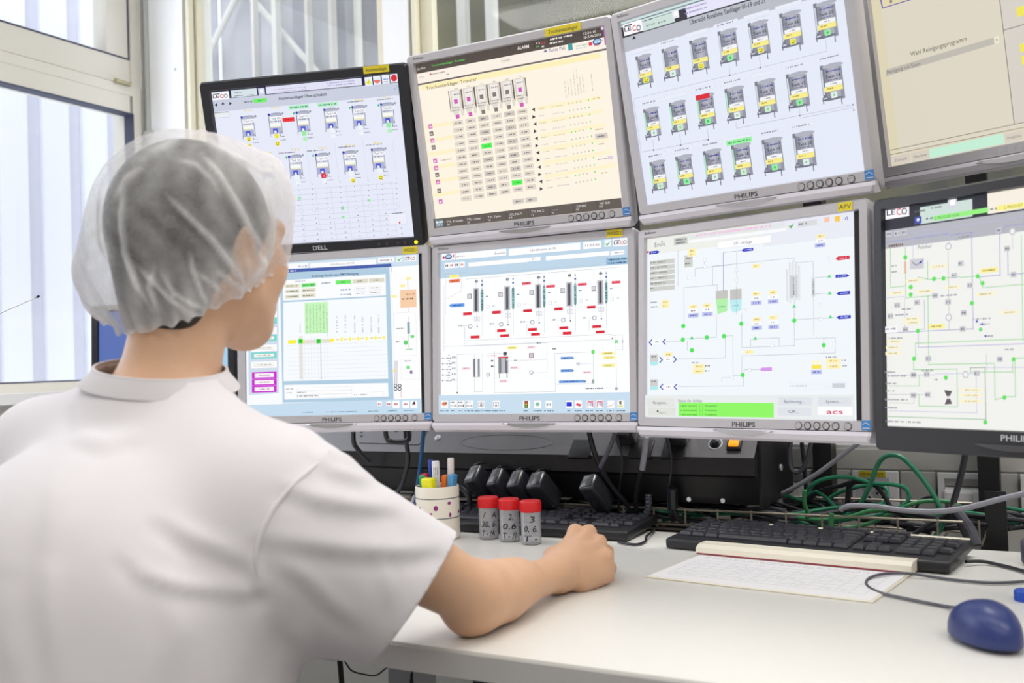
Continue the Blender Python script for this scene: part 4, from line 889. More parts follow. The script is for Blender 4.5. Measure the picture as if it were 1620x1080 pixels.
for x, y, t in ((722, 900, 'Bedienung...'), (895, 900, 'System...'), (720, 944, 'CIP...')): s.r(x, y, 146, 36, (222, 226, 232)); s.t(x - 4, y, 13, t, (84, 88, 104), len(t) * 7.4)
s.r(897, 942, 152, 36, (252, 252, 255)); s.t(896, 944, 22, 'acs', (222, 48, 96), 72, True)
s.build('screen', g)

# --- lower right, black monitor
g, s, m4 = monitor('black monitor at the lower right with a cream-white diagram of green and violet pipe lines', .628, 1.2323, .0456, -55.96, -2.79, 'black', (240, 240, 236), (1370, 270), 2.348)
s.N(0, 0, 1, .095, (44, 46, 54)); s.N(.145, .012, .345, .088, (206, 222, 216)); s.N(.4, 0, 1, .088, (246, 238, 224)); s.N(0, .095, 1, .18, (182, 182, 190)); s.logo(116, 150, 88, 50); s.q(184, 128, 28, 7, DG); s.q(200, 150, 40, 7, DG); s.q(262, 136, 40, 7, DG); s.r(321, 118, 34, 36, (214, 214, 226)); s.r(322, 116, 20, 24, (252, 252, 252))
s.p([(76, 202), (90, 192), (90, 210)], BK); s.p([(110, 200), (128, 198), (118, 184)], BK); s.p([(163, 190), (148, 180), (148, 200)], BK); s.r(194, 184, 26, 26, (70, 80, 170)); s.d(194, 182, 12, 12, (226, 230, 250)); s.q(236, 177, 24, 9, DG)
s.p([(252, 186), (455, 154), (455, 136), (252, 168)], (150, 240, 128)); s.t(300, 170, 11, '2: PRODUKTION', (90, 150, 84), 92); s.q(474, 142, 24, 9, DG); s.p([(486, 150), (860, 100), (860, 78), (486, 130)], (250, 240, 140)); s.t(548, 132, 11, '2: PRODUKT', (150, 140, 60), 70)
G2 = (126, 206, 128); V2 = (186, 184, 228); W2 = (184, 184, 188)
for P_, c, t in ((((75, 240), (395, 200), (800, 140)), V2, 1.8), (((72, 262), (310, 238), (395, 230), (397, 590), (72, 600)), (150, 150, 216), 2.4), (((92, 275), (92, 430), (146, 432)), G2, 2.2), (((148, 285), (148, 468), (270, 466)), G2, 2.2), (((194, 395), (228, 402), (232, 335), (228, 402), (350, 395), (420, 392), (434, 432), (700, 415)), G2, 2.2), (((308, 300), (308, 590), (395, 590)), W2, 2), (((176, 335), (176, 250), (308, 215), (308, 270)), V2, 1.8), (((234, 465), (232, 715), (480, 720), (480, 850), (520, 840), (556, 838), (556, 700), (640, 690)), G2, 2.4), (((185, 700), (187, 638), (586, 628), (700, 620)), G2, 2.4), (((196, 600), (196, 655), (700, 640)), (160, 160, 222), 2.2), (((180, 700), (178, 740), (340, 735), (342, 876), (200, 874), (198, 830)), G2, 2.2), (((450, 680), (450, 740), (650, 720)), V2, 1.8), (((390, 745), (390, 732), (445, 730), (447, 930)), (110, 150, 116), 2.4), (((76, 910), (447, 926)), (120, 180, 124), 2.2), (((82, 765), (260, 752), (410, 755), (415, 900), (90, 890)), V2, 1.8), (((90, 800), (200, 798), (200, 760)), G2, 2), (((90, 830), (230, 832)), W2, 1.8), (((90, 865), (180, 860), (182, 835)), W2, 1.8), (((72, 470), (145, 470), (148, 590)), V2, 1.8), (((198, 590), (220, 588), (220, 480)), (150, 150, 216), 1.8), (((500, 230), (500, 390), (425, 392)), (150, 150, 216), 2.4), (((530, 290), (530, 385), (620, 380)), (150, 150, 216), 2.4), (((500, 232), (522, 205), (800, 170)), (150, 150, 216), 2.2), (((547, 220), (547, 290)), V2, 1.6), (((582, 240), (584, 630)), G2, 2.2), (((390, 745), (546, 750), (548, 700)), G2, 2.2)): s.l(P_, c, t)
for x, y in ((149, 322), (256, 402), (291, 400), (418, 392), (436, 418), (397, 492), (196, 595), (182, 698), (300, 768), (552, 700), (518, 842), (447, 934), (170, 432), (170, 460)): s.d(x, y, 16, 18, (120, 234, 112)); s.r(x, y, 9, 11, (96, 218, 92))
for x, y in ((310, 282), (311, 545), (374, 757), (548, 226)): s.d(x, y, 24, 28, (196, 196, 202)); s.d(x, y, 16, 19, (240, 240, 242))
s.r(193, 346, 52, 38, (206, 206, 212)); s.l([(176, 340), (192, 352), (216, 332)], (110, 110, 130), 3); s.d(208, 340, 10, 10, BL, 8); s.r(150, 360, 9, 44, (226, 190, 160)); s.q(118, 277, 60, 11, (110, 76, 66)); s.t(223, 282, 15, 'Polisher', (110, 112, 130), 52)
for x, y, w in ((272, 356, 64), (182, 408, 60), (326, 432, 54), (222, 448, 62), (118, 454, 50), (448, 458, 74), (175, 550, 60), (178, 564, 60), (112, 634, 52), (106, 656, 54), (106, 678, 58), (540, 526, 70), (398, 814, 80), (395, 834, 84), (395, 856, 80)): s.r(x, y, w, 13, (250, 242, 206)); s.q(x, y, w * .6, 6, (190, 180, 150))
for x, y, w in ((462, 370, 66), (268, 578, 60)): s.r(x, y, w, 17, (250, 240, 150)); s.q(x, y, w * .7, 7, (150, 140, 80))
for x, y in ((333, 390), (262, 464), (358, 345), (392, 426), (500, 222), (530, 290), (554, 386), (369, 528), (365, 588), (196, 490), (122, 500), (97, 540), (153, 590), (238, 698), (183, 758), (232, 756), (418, 752), (183, 834), (236, 832), (504, 700), (92, 236), (122, 234), (148, 230), (312, 488)): s.r(x, y, 21, 20, (200, 200, 206)); s.q(x, y, 14, 9, (120, 120, 132))
for x, y, w in ((372, 246, 40), (355, 256, 30), (315, 463, 60), (140, 535, 46), (160, 514, 40), (102, 590, 36), (118, 622, 50), (440, 550, 66), (450, 570, 40), (470, 614, 24), (96, 748, 40), (114, 762, 84), (100, 790, 40), (98, 818, 34), (118, 850, 90), (100, 880, 44), (145, 932, 132), (542, 664, 40), (112, 354, 18), (112, 376, 18), (270, 776, 16), (236, 742, 44)): s.q(x, y, w, 7, (140, 140, 152))
s.r(102, 590, 46, 24, (246, 246, 248)); s.q(100, 588, 34, 7, DG); s.p([(298, 815), (328, 818), (318, 840), (328, 866), (300, 868), (310, 842)], (96, 84, 90)); s.d(314, 842, 12, 12, (230, 226, 226)); s.d(420, 560, 9, 9, BL, 8); s.d(440, 570, 9, 9, BL, 8); s.d(452, 614, 9, 9, BL, 8); s.d(434, 590, 14, 16, (110, 220, 120))
s.build('screen', g)

# --- the ninth monitor, behind the worker's head
cx_, cy_ = -.747, 2.13
g, s, m4 = monitor('black monitor mostly hidden behind the worker\'s head, its screen plain deep blue', cx_, cy_, .02, -9.0, -2.0, 'dell', (96, 126, 190), (0, 300), 1.0)
s.N(0, 0, .35, 1, (88, 112, 178)); s.N(.8, .0, 1, 1, (166, 210, 240)); s.N(.72, 0, .8, 1, (136, 176, 220))
s.build('screen', g); g.scale = (.79, .79, .79)
MON['left'] = g

# ------------------------------------------------------------------ rack posts that carry the monitors
rk = thing('monitor_rack', 'black steel rack of posts and rails that carries the monitor wall', 'rack', (-.7, 2.05, 0))
def K_(u, n, z): return (u + .7, n - 2.05, z)
for u in (-1.24, -.835, -.43, -.1315):
    mb = MB(); mb.box(K_(u, 2.055, .83), (.036, .05, 1.66)); mb.build('post', 'blackm', rk)
mb = MB(); mb.box(K_(-.135, 1.80, .805), (.03, .006, .12)); mb.box(K_(-.12, 1.80, .79), (.05, .05, .006))
for z in (1.12, 1.47):
    mb2 = MB(); mb2.box(K_(-.69, 2.02, z), (1.35, .03, .04)); mb2.build('cross_rail', 'blackm', rk)
bpy.context.view_layer.update()
mons = [o for o in COL.objects if o.name.startswith('monitor') and o.get('category') == 'monitor']
for o in mons:
    p = o.matrix_world @ Vector((0, .068, -.01)); p2 = o.matrix_world @ Vector((0, .13, -.01))
    z = 1.12 if p.z < 1.28 else 1.47
    mb = MB()
    if o is MON['left']: continue
    q = Vector((p2.x if -1.36 < p2.x < -.02 else max(-1.34, min(-.04, p2.x)), 2.02, z))
    mb.tube([Vector(K_(*p)), Vector(K_(*p2)), Vector(K_(*q))], .014, 10, 1)
    mb.build('arm', 'blackm', rk)
# foot of the leftmost monitor
o = MON['left']; mb = MB()
inv = o.matrix_world.inverted(); p = o.matrix_world @ Vector((0, .06, -.05)); 
mb.tube([inv @ p, inv @ (p + Vector((0, .03, -.03))), inv @ Vector((p.x, p.y + .03, DZ + .01))], .018, 10, 1)
mb.build('stand_neck', 'blackp', o)
mb = MB(); R3 = inv.to_3x3().normalized(); mb.cyl(inv @ Vector((p.x, p.y + .01, DZ + .0005)), inv @ Vector((p.x, p.y + .01, DZ + .013)), .13, 32); mb.build('stand_foot', 'blackp', o)

# ------------------------------------------------------------------ black power box under the monitors
PB0, PB1 = -1.62, -.492
pb = thing('power_box', 'long black steel power box with sockets under the monitors', 'power box', (-1.05, 1.9, .80))
def B_(u, n, z): return Vector((u + 1.05, n - 1.9, z - .80))
M['boxlit'] = mat('scuffed black sheet greyed as lit', (112, 110, 114), .38, metal=.25, noise=.10, nscale=14, bump=.05, bscale=300)  # lighter than the body: light on the upward slope put into the colour
prof = [(1.765, .876), (1.763, .844), (1.778, .838), (1.795, .787), (2.02, .787), (2.02, .955), (1.84, .955)]
mb = MB(); mb.loops([[B_(u, n, z) for n, z in prof] for u in (PB0, PB1)], cap0=True, cap1=True); mb.build('body', 'blackm', pb)
mb = MB(); a, b = Vector((0, 1.765, .876)), Vector((0, 1.84, .955)); d = (b - a).normalized(); nr = Vector((0, -d.z, d.y))
pl = [a - d * .001 + nr * .0008, b + nr * .0008, b, a]
mb.loops([[B_(u, p.y, p.z) for p in pl] for u in (PB0, PB1)], cap0=True, cap1=True); lab(mb.build('top_panel', 'boxlit', pb), 'scuffed sloping panel, greyed to look lit')
mb = MB(); mb.box(B_(PB1 + .003, 1.905, .872), (.006, .232, .178)); mb.build('end_plate', 'blackm', pb)
mb = MB()
for n, z in ((1.925, .902), (1.925, .842)): mb.cyl(B_(PB1 + .006, n, z), B_(PB1 + .0085, n, z), .0065, 12)
lab(mb.build('end_screws', 'white', pb), 'two bright screws')
mb = MB()
for n, z in ((-.625, .794), (-.56, .794)): mb.cyl(B_(n, 1.792, z), B_(n, 1.789, z), .0045, 10)
mb.build('front_screws', 'chrome', pb)
def on_panel(px, py, lift=0.0):
    P0 = Vector((0, a.y, a.z)); r_ = ray(px, py); t = (P0 - CP).dot(nr) / r_.dot(nr); return CP + r_ * t + nr * lift
RP = Matrix(((1, 0, 0), (0, d.y, nr.y), (0, d.z, nr.z)))   # panel frame: x, up the slope, out
def pbox(px, py, w, h, t, name, m, par=pb, r=.001, lift=0, off=(1.05, -1.9, -.80)):
    c = on_panel(px, py, t / 2 + lift) + Vector(off); mb = MB(); mb.rbox(c, (w, h, t), r, RP); return mb.build(name, m, par)
sw = pbox(1163, 704, .026, .028, .008, 'switch_frame', 'black')
M['amber'] = emit('lit amber rocker', (250, 160, 30), .75)
sw2 = pbox(1163, 703, .019, .022, .007, 'rocker', 'amber', pb, .0025, .005); lab(sw2, 'glowing amber rocker switch')
mb = MB(); c = on_panel(1132, 702) + Vector((1.05, -1.9, -.80)); mb.lathe([(.011, 0), (.011, .002), (.007, .0025), (.006, .010), (0, .011)], c, 16, RP); mb.build('fuse_cap', 'black', pb)
mb = MB(); mb.lathe([(.014, 0), (.014, .0012), (.011, .0014)], c, 20, RP); mb.build('fuse_ring', 'chrome', pb)
for px in (700,):
    mb = MB(); mb.lathe([(.0075, 0), (.007, .003), (.004, .005), (0, .0055)], on_panel(693, 693) + Vector((1.05, -1.9, -.80)), 16, RP); mb.build('rubber_foot', 'steel', pb)
# groove and recess drawn in the panel
mb = MB()
gp = [on_panel(x, y, .0008) + Vector((1.05, -1.9, -.80)) for x, y in ((569, 701), (620, 702.5), (655, 704), (665, 702), (672, 690), (676, 682))]
mb.tube(gp, .0012, 6, 4); mb.build('panel_seam', 'black', pb)
mb = MB()
for x, y in ((572, 690), (572, 683), (613, 701), (627, 682)): c = on_panel(x, y) + Vector((1.05, -1.9, -.80)); mb.cyl(c, c + nr * .002, .003, 8)
mb.build('panel_screws', 'black', pb)
mb = MB(); c0 = on_panel(800, 700, .0003) + Vector((1.05, -1.9, -.80))
el = [c0 + Vector((math.cos(t) * .10, d.y * math.sin(t) * .017, d.z * math.sin(t) * .017)) for t in (2 * math.pi * k / 32 for k in range(32))]
el2 = [c0 + Vector((math.cos(t) * .108, d.y * math.sin(t) * .02, d.z * math.sin(t) * .02)) + nr * .0012 for t in (2 * math.pi * k / 32 for k in range(32))]
mb.loops([el2, el], cap1=True); mb.build('pressed_oval', 'boxlit', pb)
for px in (920, 1015, 1068): pbox(px, 712, .045, .045, .006, 'socket', 'black')

# adapters plugged into the box
def adapter(c, dims, R, label, tail):
    o = thing('power_adapter', label, 'power adapter', c, group='black plug-in adapters on the power box')
    mb = MB(); mb.rbox((0, 0, 0), dims, min(dims) * .22, R, 4); mb.build('body', 'adapter', o)
    mb = MB(); mb.tube([Vector(t) - Vector(c) for t in tail], lambda t: .0042 if t < .12 else .0022, 8, 6); mb.build('cord', 'rubber', o)
    return o
RA = Matrix.Rotation(rad(42), 3, 'X') @ Matrix.Rotation(rad(-14), 3, 'Y')
M['adapter'] = mat('glossy black adapter', (44, 44, 50), .22, noise=.04, Coat_Weight=.6, Coat_Roughness=.2)
k = ['leftmost', 'second from left', 'third from left', 'rightmost']
for i, (px, py, w) in enumerate(((762, 766, .030), (797, 771, .030), (829, 774, .030), (861, 776, .036))):
    c = on_n(px, py, 1.735)
    tx, ty = px - 12, py - 17
    adapter(c, (w, .045, .074), RA, 'black plug-in power adapter behind the red-capped vials, %s of the row of four' % k[i],
            [on_n(tx + 2, ty + 6, 1.72), on_n(tx - 4, ty - 4, 1.725), on_n(tx + 2, ty - 14, 1.74), on_n(tx + 14, ty - 17, 1.76), on_n(tx + 30, ty - 12, 1.78)])
c = on_n(944, 780, 1.735)
adapter(c, (.034, .04, .074), RA, 'black plug-in power adapter alone under the box, above the hand', [on_n(930, 766, 1.715), on_n(926, 762, 1.73), on_n(934, 757, 1.77), on_n(940, 790, 1.75), on_n(958, 818, 1.76)])
for px, py, w, lbl, x2 in ((996, 692, .040, 'square black power adapter on the sloping panel, left of two', 983), (1076, 693, .040, 'square black power adapter on the sloping panel, nearer the amber switch', 1061)):
    c = on_panel(px, py, .022)
    adapter(c, (w, .05, .044), RP, lbl, [on_panel(x2 + 2, 708, .035), on_n(x2 + 1, 722, 1.755), on_n(x2 + 1, 745, 1.752), on_n(x2 - 3, 770, 1.76), on_n(x2 - 4, 800, 1.77), on_n(x2 + 3, 826, 1.78)])

# ------------------------------------------------------------------ wire cable tray behind the desk
wt = thing('wire_tray', 'galvanised wire cable tray full of cables behind the desk', 'cable tray', (-.9, 1.85, .7))
mb = MB()
for n, z in ((1.775, .777), (1.775, .748), (1.80, .735), (1.86, .735), (1.93, .735), (1.965, .755), (1.965, .781)): mb.cyl((-.9, n - 1.85, z - .7), (.745, n - 1.85, z - .7), .0022, 6); mb.cyl((-.9, n - 1.85, z - .7), (-.745, n - 1.85, z - .7), .0022, 6)
k = -1.62
while k < -.13:
    mb.tube([(k + .9, -.075, .08), (k + .9, -.075, .05), (k + .9, -.05, .035), (k + .9, .08, .035), (k + .9, .115, .055), (k + .9, .115, .082)], .002, 6, 1); k += .062
mb.build('mesh', 'wire', wt)
mb = MB(); mb.box((-.05, .0, .0175), (1.3, .03, .025)); mb.box((-.28, .15, .016), (.04, .30, .006)); mb.box((.45, .15, .016), (.04, .30, .006)); mb.build('bracket', 'blackm', wt)
tp = tag(MB().box((-.108, 1.80, .775), (.032, .006, .10)).build('steel_tab', 'blackm'), 'black steel tab standing behind the desk edge beside the post', 'bracket')

# ------------------------------------------------------------------ cables
def cable(label, pts, r, m, group='cables behind the desk', n=8, cat='cable', name='cable'):
    mb = MB(); mb.tube(pts, r, 8, n); return tag(mb.build(name, m), label, cat, group)
def C_(pts, n0, n1=None):
    k = len(pts); return [on_n(x, y, n0 + (0 if n1 is None else (n1 - n0) * i / (k - 1))) for i, (x, y) in enumerate(pts)]
cable('thick green cable that arches highest in front of the socket plates', C_([(1330, 822), (1358, 800), (1375, 770), (1386, 740), (1396, 725), (1410, 719.5), (1428, 724), (1452, 748), (1474, 778), (1488, 805), (1490, 830), (1480, 848), (1470, 856)], 1.86, 1.80), .0042, 'green')
cable('green cable in a wide flat loop below the triple socket', C_([(1240, 783), (1262, 790), (1300, 806), (1262, 822), (1275, 812), (1272, 790), (1284, 768), (1310, 756), (1345, 755), (1380, 764), (1412, 766), (1432, 772), (1438, 788), (1424, 802), (1390, 814), (1350, 820), (1300, 828)], 1.90, 1.84), .0038, 'green')
cable('leaf green cable in the long low oval on the tray', C_([(1273, 775), (1274, 800), (1290, 826), (1325, 836), (1370, 829), (1410, 812), (1440, 798), (1470, 792), (1510, 796), (1530, 812)], 1.80, 1.86), .0038, 'green2')
cable('leaf green cable lying nearly straight across the tray', C_([(1262, 818), (1300, 822), (1340, 818), (1375, 808), (1400, 806), (1400, 806)], 1.79, 1.82), .0036, 'green2')
cable('short green cable end poking down in front of the tray', C_([(1316, 812), (1315, 828), (1320, 846)], 1.775), .0046, 'green2', n=4)
cable('dark green cable curling behind the black power box corner', C_([(1246, 800), (1258, 808), (1285, 780), (1300, 782), (1322, 802), (1340, 820)], 1.92, 1.86), .0036, 'green')
cable('dark green cable twisting in front of the lower socket', C_([(1300, 796), (1330, 778), (1370, 768), (1398, 770), (1404, 786), (1390, 800), (1370, 806)], 1.95, 1.9), .0035, 'green')
cable('pale grey cable swinging up to the right edge of the photo', C_([(1330, 806), (1345, 800), (1385, 801), (1430, 807), (1480, 809), (1530, 803), (1580, 790), (1640, 776)], 1.78, 1.74), .0046, 'gcable')
cable('pale grey cable running straight up behind the large lower monitor', C_([(1238, 780), (1262, 768), (1300, 744), (1340, 714), (1372, 690)], 1.90, 1.86), .0042, 'gcable', n=3)
cable('dark grey cable loop hanging below the large monitor, left of the outlets', C_([(1253, 685), (1249, 715), (1250, 738), (1258, 747), (1268, 743), (1278, 722), (1286, 685)], 1.92), .0045, 'dgcable')
cable('dark cable dropping straight past the first data outlet', C_([(1267, 685), (1270, 715), (1274, 755), (1276, 800)], 1.96), .004, 'rubber')
cable('black cable humped over the green loops', C_([(1246, 806), (1270, 796), (1300, 776), (1330, 768), (1352, 762), (1378, 764), (1396, 780), (1408, 800)], 1.90, 1.86), .0042, 'rubber')
cable('black cable with a sharp upright bend left of the triple socket', C_([(1340, 806), (1342, 780), (1344, 768), (1352, 762)], 1.9), .005, 'rubber', n=5)
cable('black cable falling beside the black post under the lower right monitor', C_([(1531, 690), (1524, 735), (1514, 775), (1508, 800), (1516, 822), (1530, 850), (1536, 862)], 1.84, 1.78), .0052, 'rubber')
cable('dark grey cable bundled against the black post foot', C_([(1508, 800), (1524, 820), (1538, 840), (1546, 862)], 1.79, 1.765), .0075, 'dgcable')
cable('thin black cable climbing past the right outlet', C_([(1448, 806), (1456, 792), (1470, 786), (1482, 790)], 1.92), .0026, 'rubber')
cable('black cable slanting down across the tray under the green arch', C_([(1433, 854), (1465, 832), (1500, 812), (1512, 802)], 1.79, 1.82), .004, 'rubber')
cable('black cable hanging in a hook below the monitor at the left', C_([(610, 675), (611, 690), (618, 698), (634, 699), (646, 695), (647, 682), (644, 670)], 1.66, 1.68), .0052, 'rubber')
cable('long black cable curving down left of the pen cup', C_([(641, 672), (643, 700), (646, 725), (641, 750), (634, 770), (622, 786)], 1.68, 1.74), .0048, 'rubber')
cable('black cable dropping past the worker\'s sleeve at the far left', C_([(559, 675), (560, 700), (570, 715), (585, 730)], 1.68, 1.74), .0052, 'rubber')
cable('blue network cable hanging straight behind the pen cup', C_([(671, 672), (668, 705), (665, 735), (660, 770), (656, 800)], 1.66, 1.70), .0042, 'blue', n=4)
cable('black cable looping down beside the pen cup', C_([(712, 768), (730, 772), (742, 786), (742, 802), (734, 812), (720, 814)], 1.74), .0056, 'rubber')
cable('thin grey cable leaning against the pen cup', C_([(655, 785), (648, 805), (642, 815)], 1.66, 1.6), .0028, 'gcable', n=3)
cable('black cable that crosses a grey one under the second monitor', C_([(930, 672), (936, 700), (948, 735), (965, 765), (990, 795), (1010, 820)], 1.70, 1.79), .0052, 'rubber')
cable('grey cable forking down to the left under the second monitor', C_([(976, 676), (966, 705), (952, 734), (950, 740)], 1.70, 1.71), .0044, 'dgcable')
cable('black cable with a pale sleeve hanging between the monitors', C_([(1016, 738), (1010, 765), (1006, 790), (1008, 815), (1012, 826)], 1.73, 1.80), .0048, 'rubber')
cable('pale grey sleeved cable end hanging between the monitors', C_([(1023, 690), (1020, 715), (1016, 742)], 1.70, 1.73), .0056, 'gcable', n=4)
cable('black plug lead under the box with a ribbed grey end', C_([(1026, 782), (1026, 800), (1022, 815), (1020, 828)], 1.76), lambda t: .0065 + .0012 * math.sin(t * 60), 'dgcable', n=10)
cable('thick black plug lead bending behind the right keyboard', C_([(1064, 772), (1065, 800), (1072, 818), (1092, 832), (1120, 838)], 1.76, 1.80), lambda t: .010 if t < .3 else .0055, 'rubber')
rng = random.Random(3)
spots = ['behind the dark keyboard left of the hand', 'behind the hand', 'left of the right keyboard', 'behind the left half of the right keyboard', 'behind the middle of the right keyboard', 'behind the right half of the right keyboard']
for i in range(42):
    x0 = -1.28 + i * .0263; L = rng.uniform(.16, .36); n0 = rng.uniform(1.80, 1.93); z0 = rng.uniform(.742, .772)
    pts = [Vector((x0 + L * t, n0 + rng.uniform(-.035, .035), z0 + rng.uniform(-.004, .022) * (1 if 0 < t < 1 else 0))) for t in (0, .25, .5, .75, 1)]
    m = ('rubber', 'rubber', 'dgcable', 'rubber', 'green', 'rubber')[i % 6]
    cable(('green' if m == 'green' else 'dark grey' if m == 'dgcable' else 'black') + ' cable tangled in the wire tray ' + spots[i // 7], pts, rng.uniform(.0028, .005), m, 'tangle in the wire tray %s %s' % (m, spots[i // 7]))

# ------------------------------------------------------------------ pen cup and pens
M['cup'] = mat('cream glazed cup', (236, 230, 216), .35, noise=.01)
M['purple'] = mat('purple dots', (150, 42, 130), .5, noise=.05)
cc = Vector((-1.027, 1.548, DZ)); CR, CH = .0405, .098
cu = thing('pen_cup', 'cream cup with purple dots and two thin lines, full of pens', 'cup', cc)
mb = MB(); mb.lathe([(0, .001), (CR - .004, .0005), (CR - .0005, .003), (CR, .006), (CR, CH - .002), (CR - .0012, CH), (CR - .003, CH - .001), (CR - .0035, .008), (0, .006)], seg=48); mb.build('body', 'cup', cu)
mb = MB()
for z in (.040, .076): mb.lathe([(CR + .0002, z), (CR + .0005, z + .0008), (CR + .0002, z + .0016)], seg=48)
mb.build('line', 'dgcable', cu)
va = math.atan2(-cc.y, -cc.x)     # towards the camera
mb = MB()
for (dx, dz, w, h) in ((-.0035, .0605, .0042, .0048), (-.0125, .0505, .0026, .0018), (.022, .0685, .0036, .0028), (.0235, .047, .0026, .0042), (-.037, .057, .003, .005), (-.055, .066, .003, .003), (.05, .05, .004, .003), (.09, .06, .004, .004), (-.09, .055, .004, .004)):
    ring_ = [];
    for t in range(14):
        a_ = va + (dx + w * math.cos(t / 14 * 6.2832)) / CR; z_ = dz + h * math.sin(t / 14 * 6.2832)
        ring_.append(Vector(((CR + .0004) * math.cos(a_), (CR + .0004) * math.sin(a_), z_)))
    mb.add(ring_, [tuple(range(14))])
lab(mb.build('dots', 'purple', cu), 'purple dots around the cup')
CAMR = Vector((math.cos(YAW), math.sin(YAW), 0)); CAMF = Vector((-math.sin(YAW), math.cos(YAW), 0))
def pen(px, py, dback, label, capc, w, kind, bodyc=None, lean=0.0, top=None):
    """top of the pen at photo point (px, py), dback metres behind the cup's middle"""
    dep = cc.dot(FWD) + dback
    tip = at_depth(px, py, dep)
    base = Vector((cc.x, cc.y, DZ + .009)) + CAMR * ((tip - cc).dot(CAMR) * (.62 - lean)) + CAMF * (dback * .6)
    ax = (tip - base).normalized(); L = (tip - base).length
    o = thing(kind, label, 'pen', base, group='pens in the cream cup')
    Rq = ax.to_track_quat('Z', 'Y').to_matrix()
    mc = mat(label.split(',')[0] + ' cap', capc, .35, noise=.02, nscale=120); mbod = mat(label.split(',')[0] + ' body', bodyc or capc, .4, noise=.02, nscale=120)
    mb = MB()
    if kind == 'highlighter':
        mb.rbox((Rq @ Vector((0, 0, L - .02))), (w, w * .62, .04), w * .12, Rq @ Matrix.Rotation(rad(lean * 30), 3, 'Z')); mb.build('cap', mc, o)
        mb = MB(); mb.rbox((Rq @ Vector((0, 0, (L - .04) / 2))), (w * .92, w * .55, L - .04), w * .1, Rq); mb.build('body', mbod, o)
    else:
        mb.lathe([(w * .5, L - .045), (w * .5, L - .002), (w * .42, L), (w * .30, L - .0012), (0, L - .0012)], seg=16, R=Rq); mb.build('cap', mc, o)
        mb = MB(); mb.lathe([(0, 0), (w * .3, .001), (w * .46, .012), (w * .47, L - .045)], seg=16, R=Rq); mb.build('body', mbod, o)
    return o, Rq, L
pen(667, 752, -.004, 'green highlighter at the left rim of the pen cup', (34, 160, 112), .018, 'highlighter')
pen(671, 749, .014, 'red marker pen at the back left of the pen cup', (216, 40, 60), .016, 'marker_pen')
o, Rq, L = pen(677, 756, -.026, 'yellow highlighter at the front of the pen cup', (240, 236, 30), .025, 'highlighter', lean=.3)
mb = MB(); add_text(mb, 'EB', lambda x, y: Rq @ Vector((x, -.0062, L - .018 + y)), .006, .009); mb.build('print', 'ink', o)
pen(681, 727, .012, 'blue marker pen standing tall at the back of the cup', (34, 66, 160), .010, 'marker_pen')
o, Rq, L = pen(689, 729, -.012, 'white marker with dark print leaning left in the middle of the cup', (226, 224, 228), .0145, 'marker_pen', (232, 230, 232), lean=.9)
mb = MB()
for j in range(3):
    z = L - .012
    while z > L - .05:
        h = rng.uniform(.001, .003); aa = rad(-90 + j * 26 - 20); rr_ = .0074; mb.box(Rq @ Vector((rr_ * math.cos(aa), rr_ * math.sin(aa), z)), (.0012, .0003, h), Rq @ Matrix.Rotation(aa + rad(90), 3, 'Z')); z -= h + rng.uniform(.0008, .002)
mb.build('print', 'dgcable', o)
pen(705, 751, -.006, 'orange highlighter half hidden behind the white marker', (240, 118, 36), .017, 'highlighter')
pen(713, 724, .012, 'white and pink marker leaning right at the back of the cup', (226, 218, 214), .0125, 'marker_pen', (234, 214, 216), lean=-.25)
pen(716, 750, -.012, 'light blue highlighter at the right rim of the pen cup', (84, 156, 206), .020, 'highlighter')

# ------------------------------------------------------------------ three sample vials
def vialmat():
    m = bpy.data.materials.new('clear vial plastic'); m.use_nodes = True
    nt = m.node_tree; nt.nodes.clear(); out = nt.nodes.new('ShaderNodeOutputMaterial'); mx = nt.nodes.new('ShaderNodeMixShader'); tr = nt.nodes.new('ShaderNodeBsdfTransparent'); gl = nt.nodes.new('ShaderNodeBsdfGlossy')
    fr = nt.nodes.new('ShaderNodeFresnel'); fr.inputs[0].default_value = 1.33; no = nt.nodes.new('ShaderNodeTexNoise'); no.inputs['Scale'].default_value = 120
    ad = nt.nodes.new('ShaderNodeMath'); ad.operation = 'MULTIPLY_ADD'; ad.inputs[1].default_value = .10
    nt.links.new(no.outputs[0], ad.inputs[0]); nt.links.new(fr.outputs[0], ad.inputs[2]); nt.links.new(ad.outputs[0], mx.inputs[0])
    tr.inputs[0].default_value = (.93, .94, .96, 1); gl.inputs['Roughness'].default_value = .25
    nt.links.new(tr.outputs[0], mx.inputs[1]); nt.links.new(gl.outputs[0], mx.inputs[2]); dfu = nt.nodes.new('ShaderNodeBsdfDiffuse'); dfu.inputs[0].default_value = (.95, .95, .97, 1); m2 = nt.nodes.new('ShaderNodeMixShader'); m2.inputs[0].default_value = .20
    nt.links.new(mx.outputs[0], m2.inputs[1]); nt.links.new(dfu.outputs[0], m2.inputs[2]); nt.links.new(m2.outputs[0], out.inputs[0]); return m
M['vial'] = vialmat(); M['marker'] = mat('black felt writing', (44, 44, 52), .6, noise=.03)
VR, VH = .0185, .0765
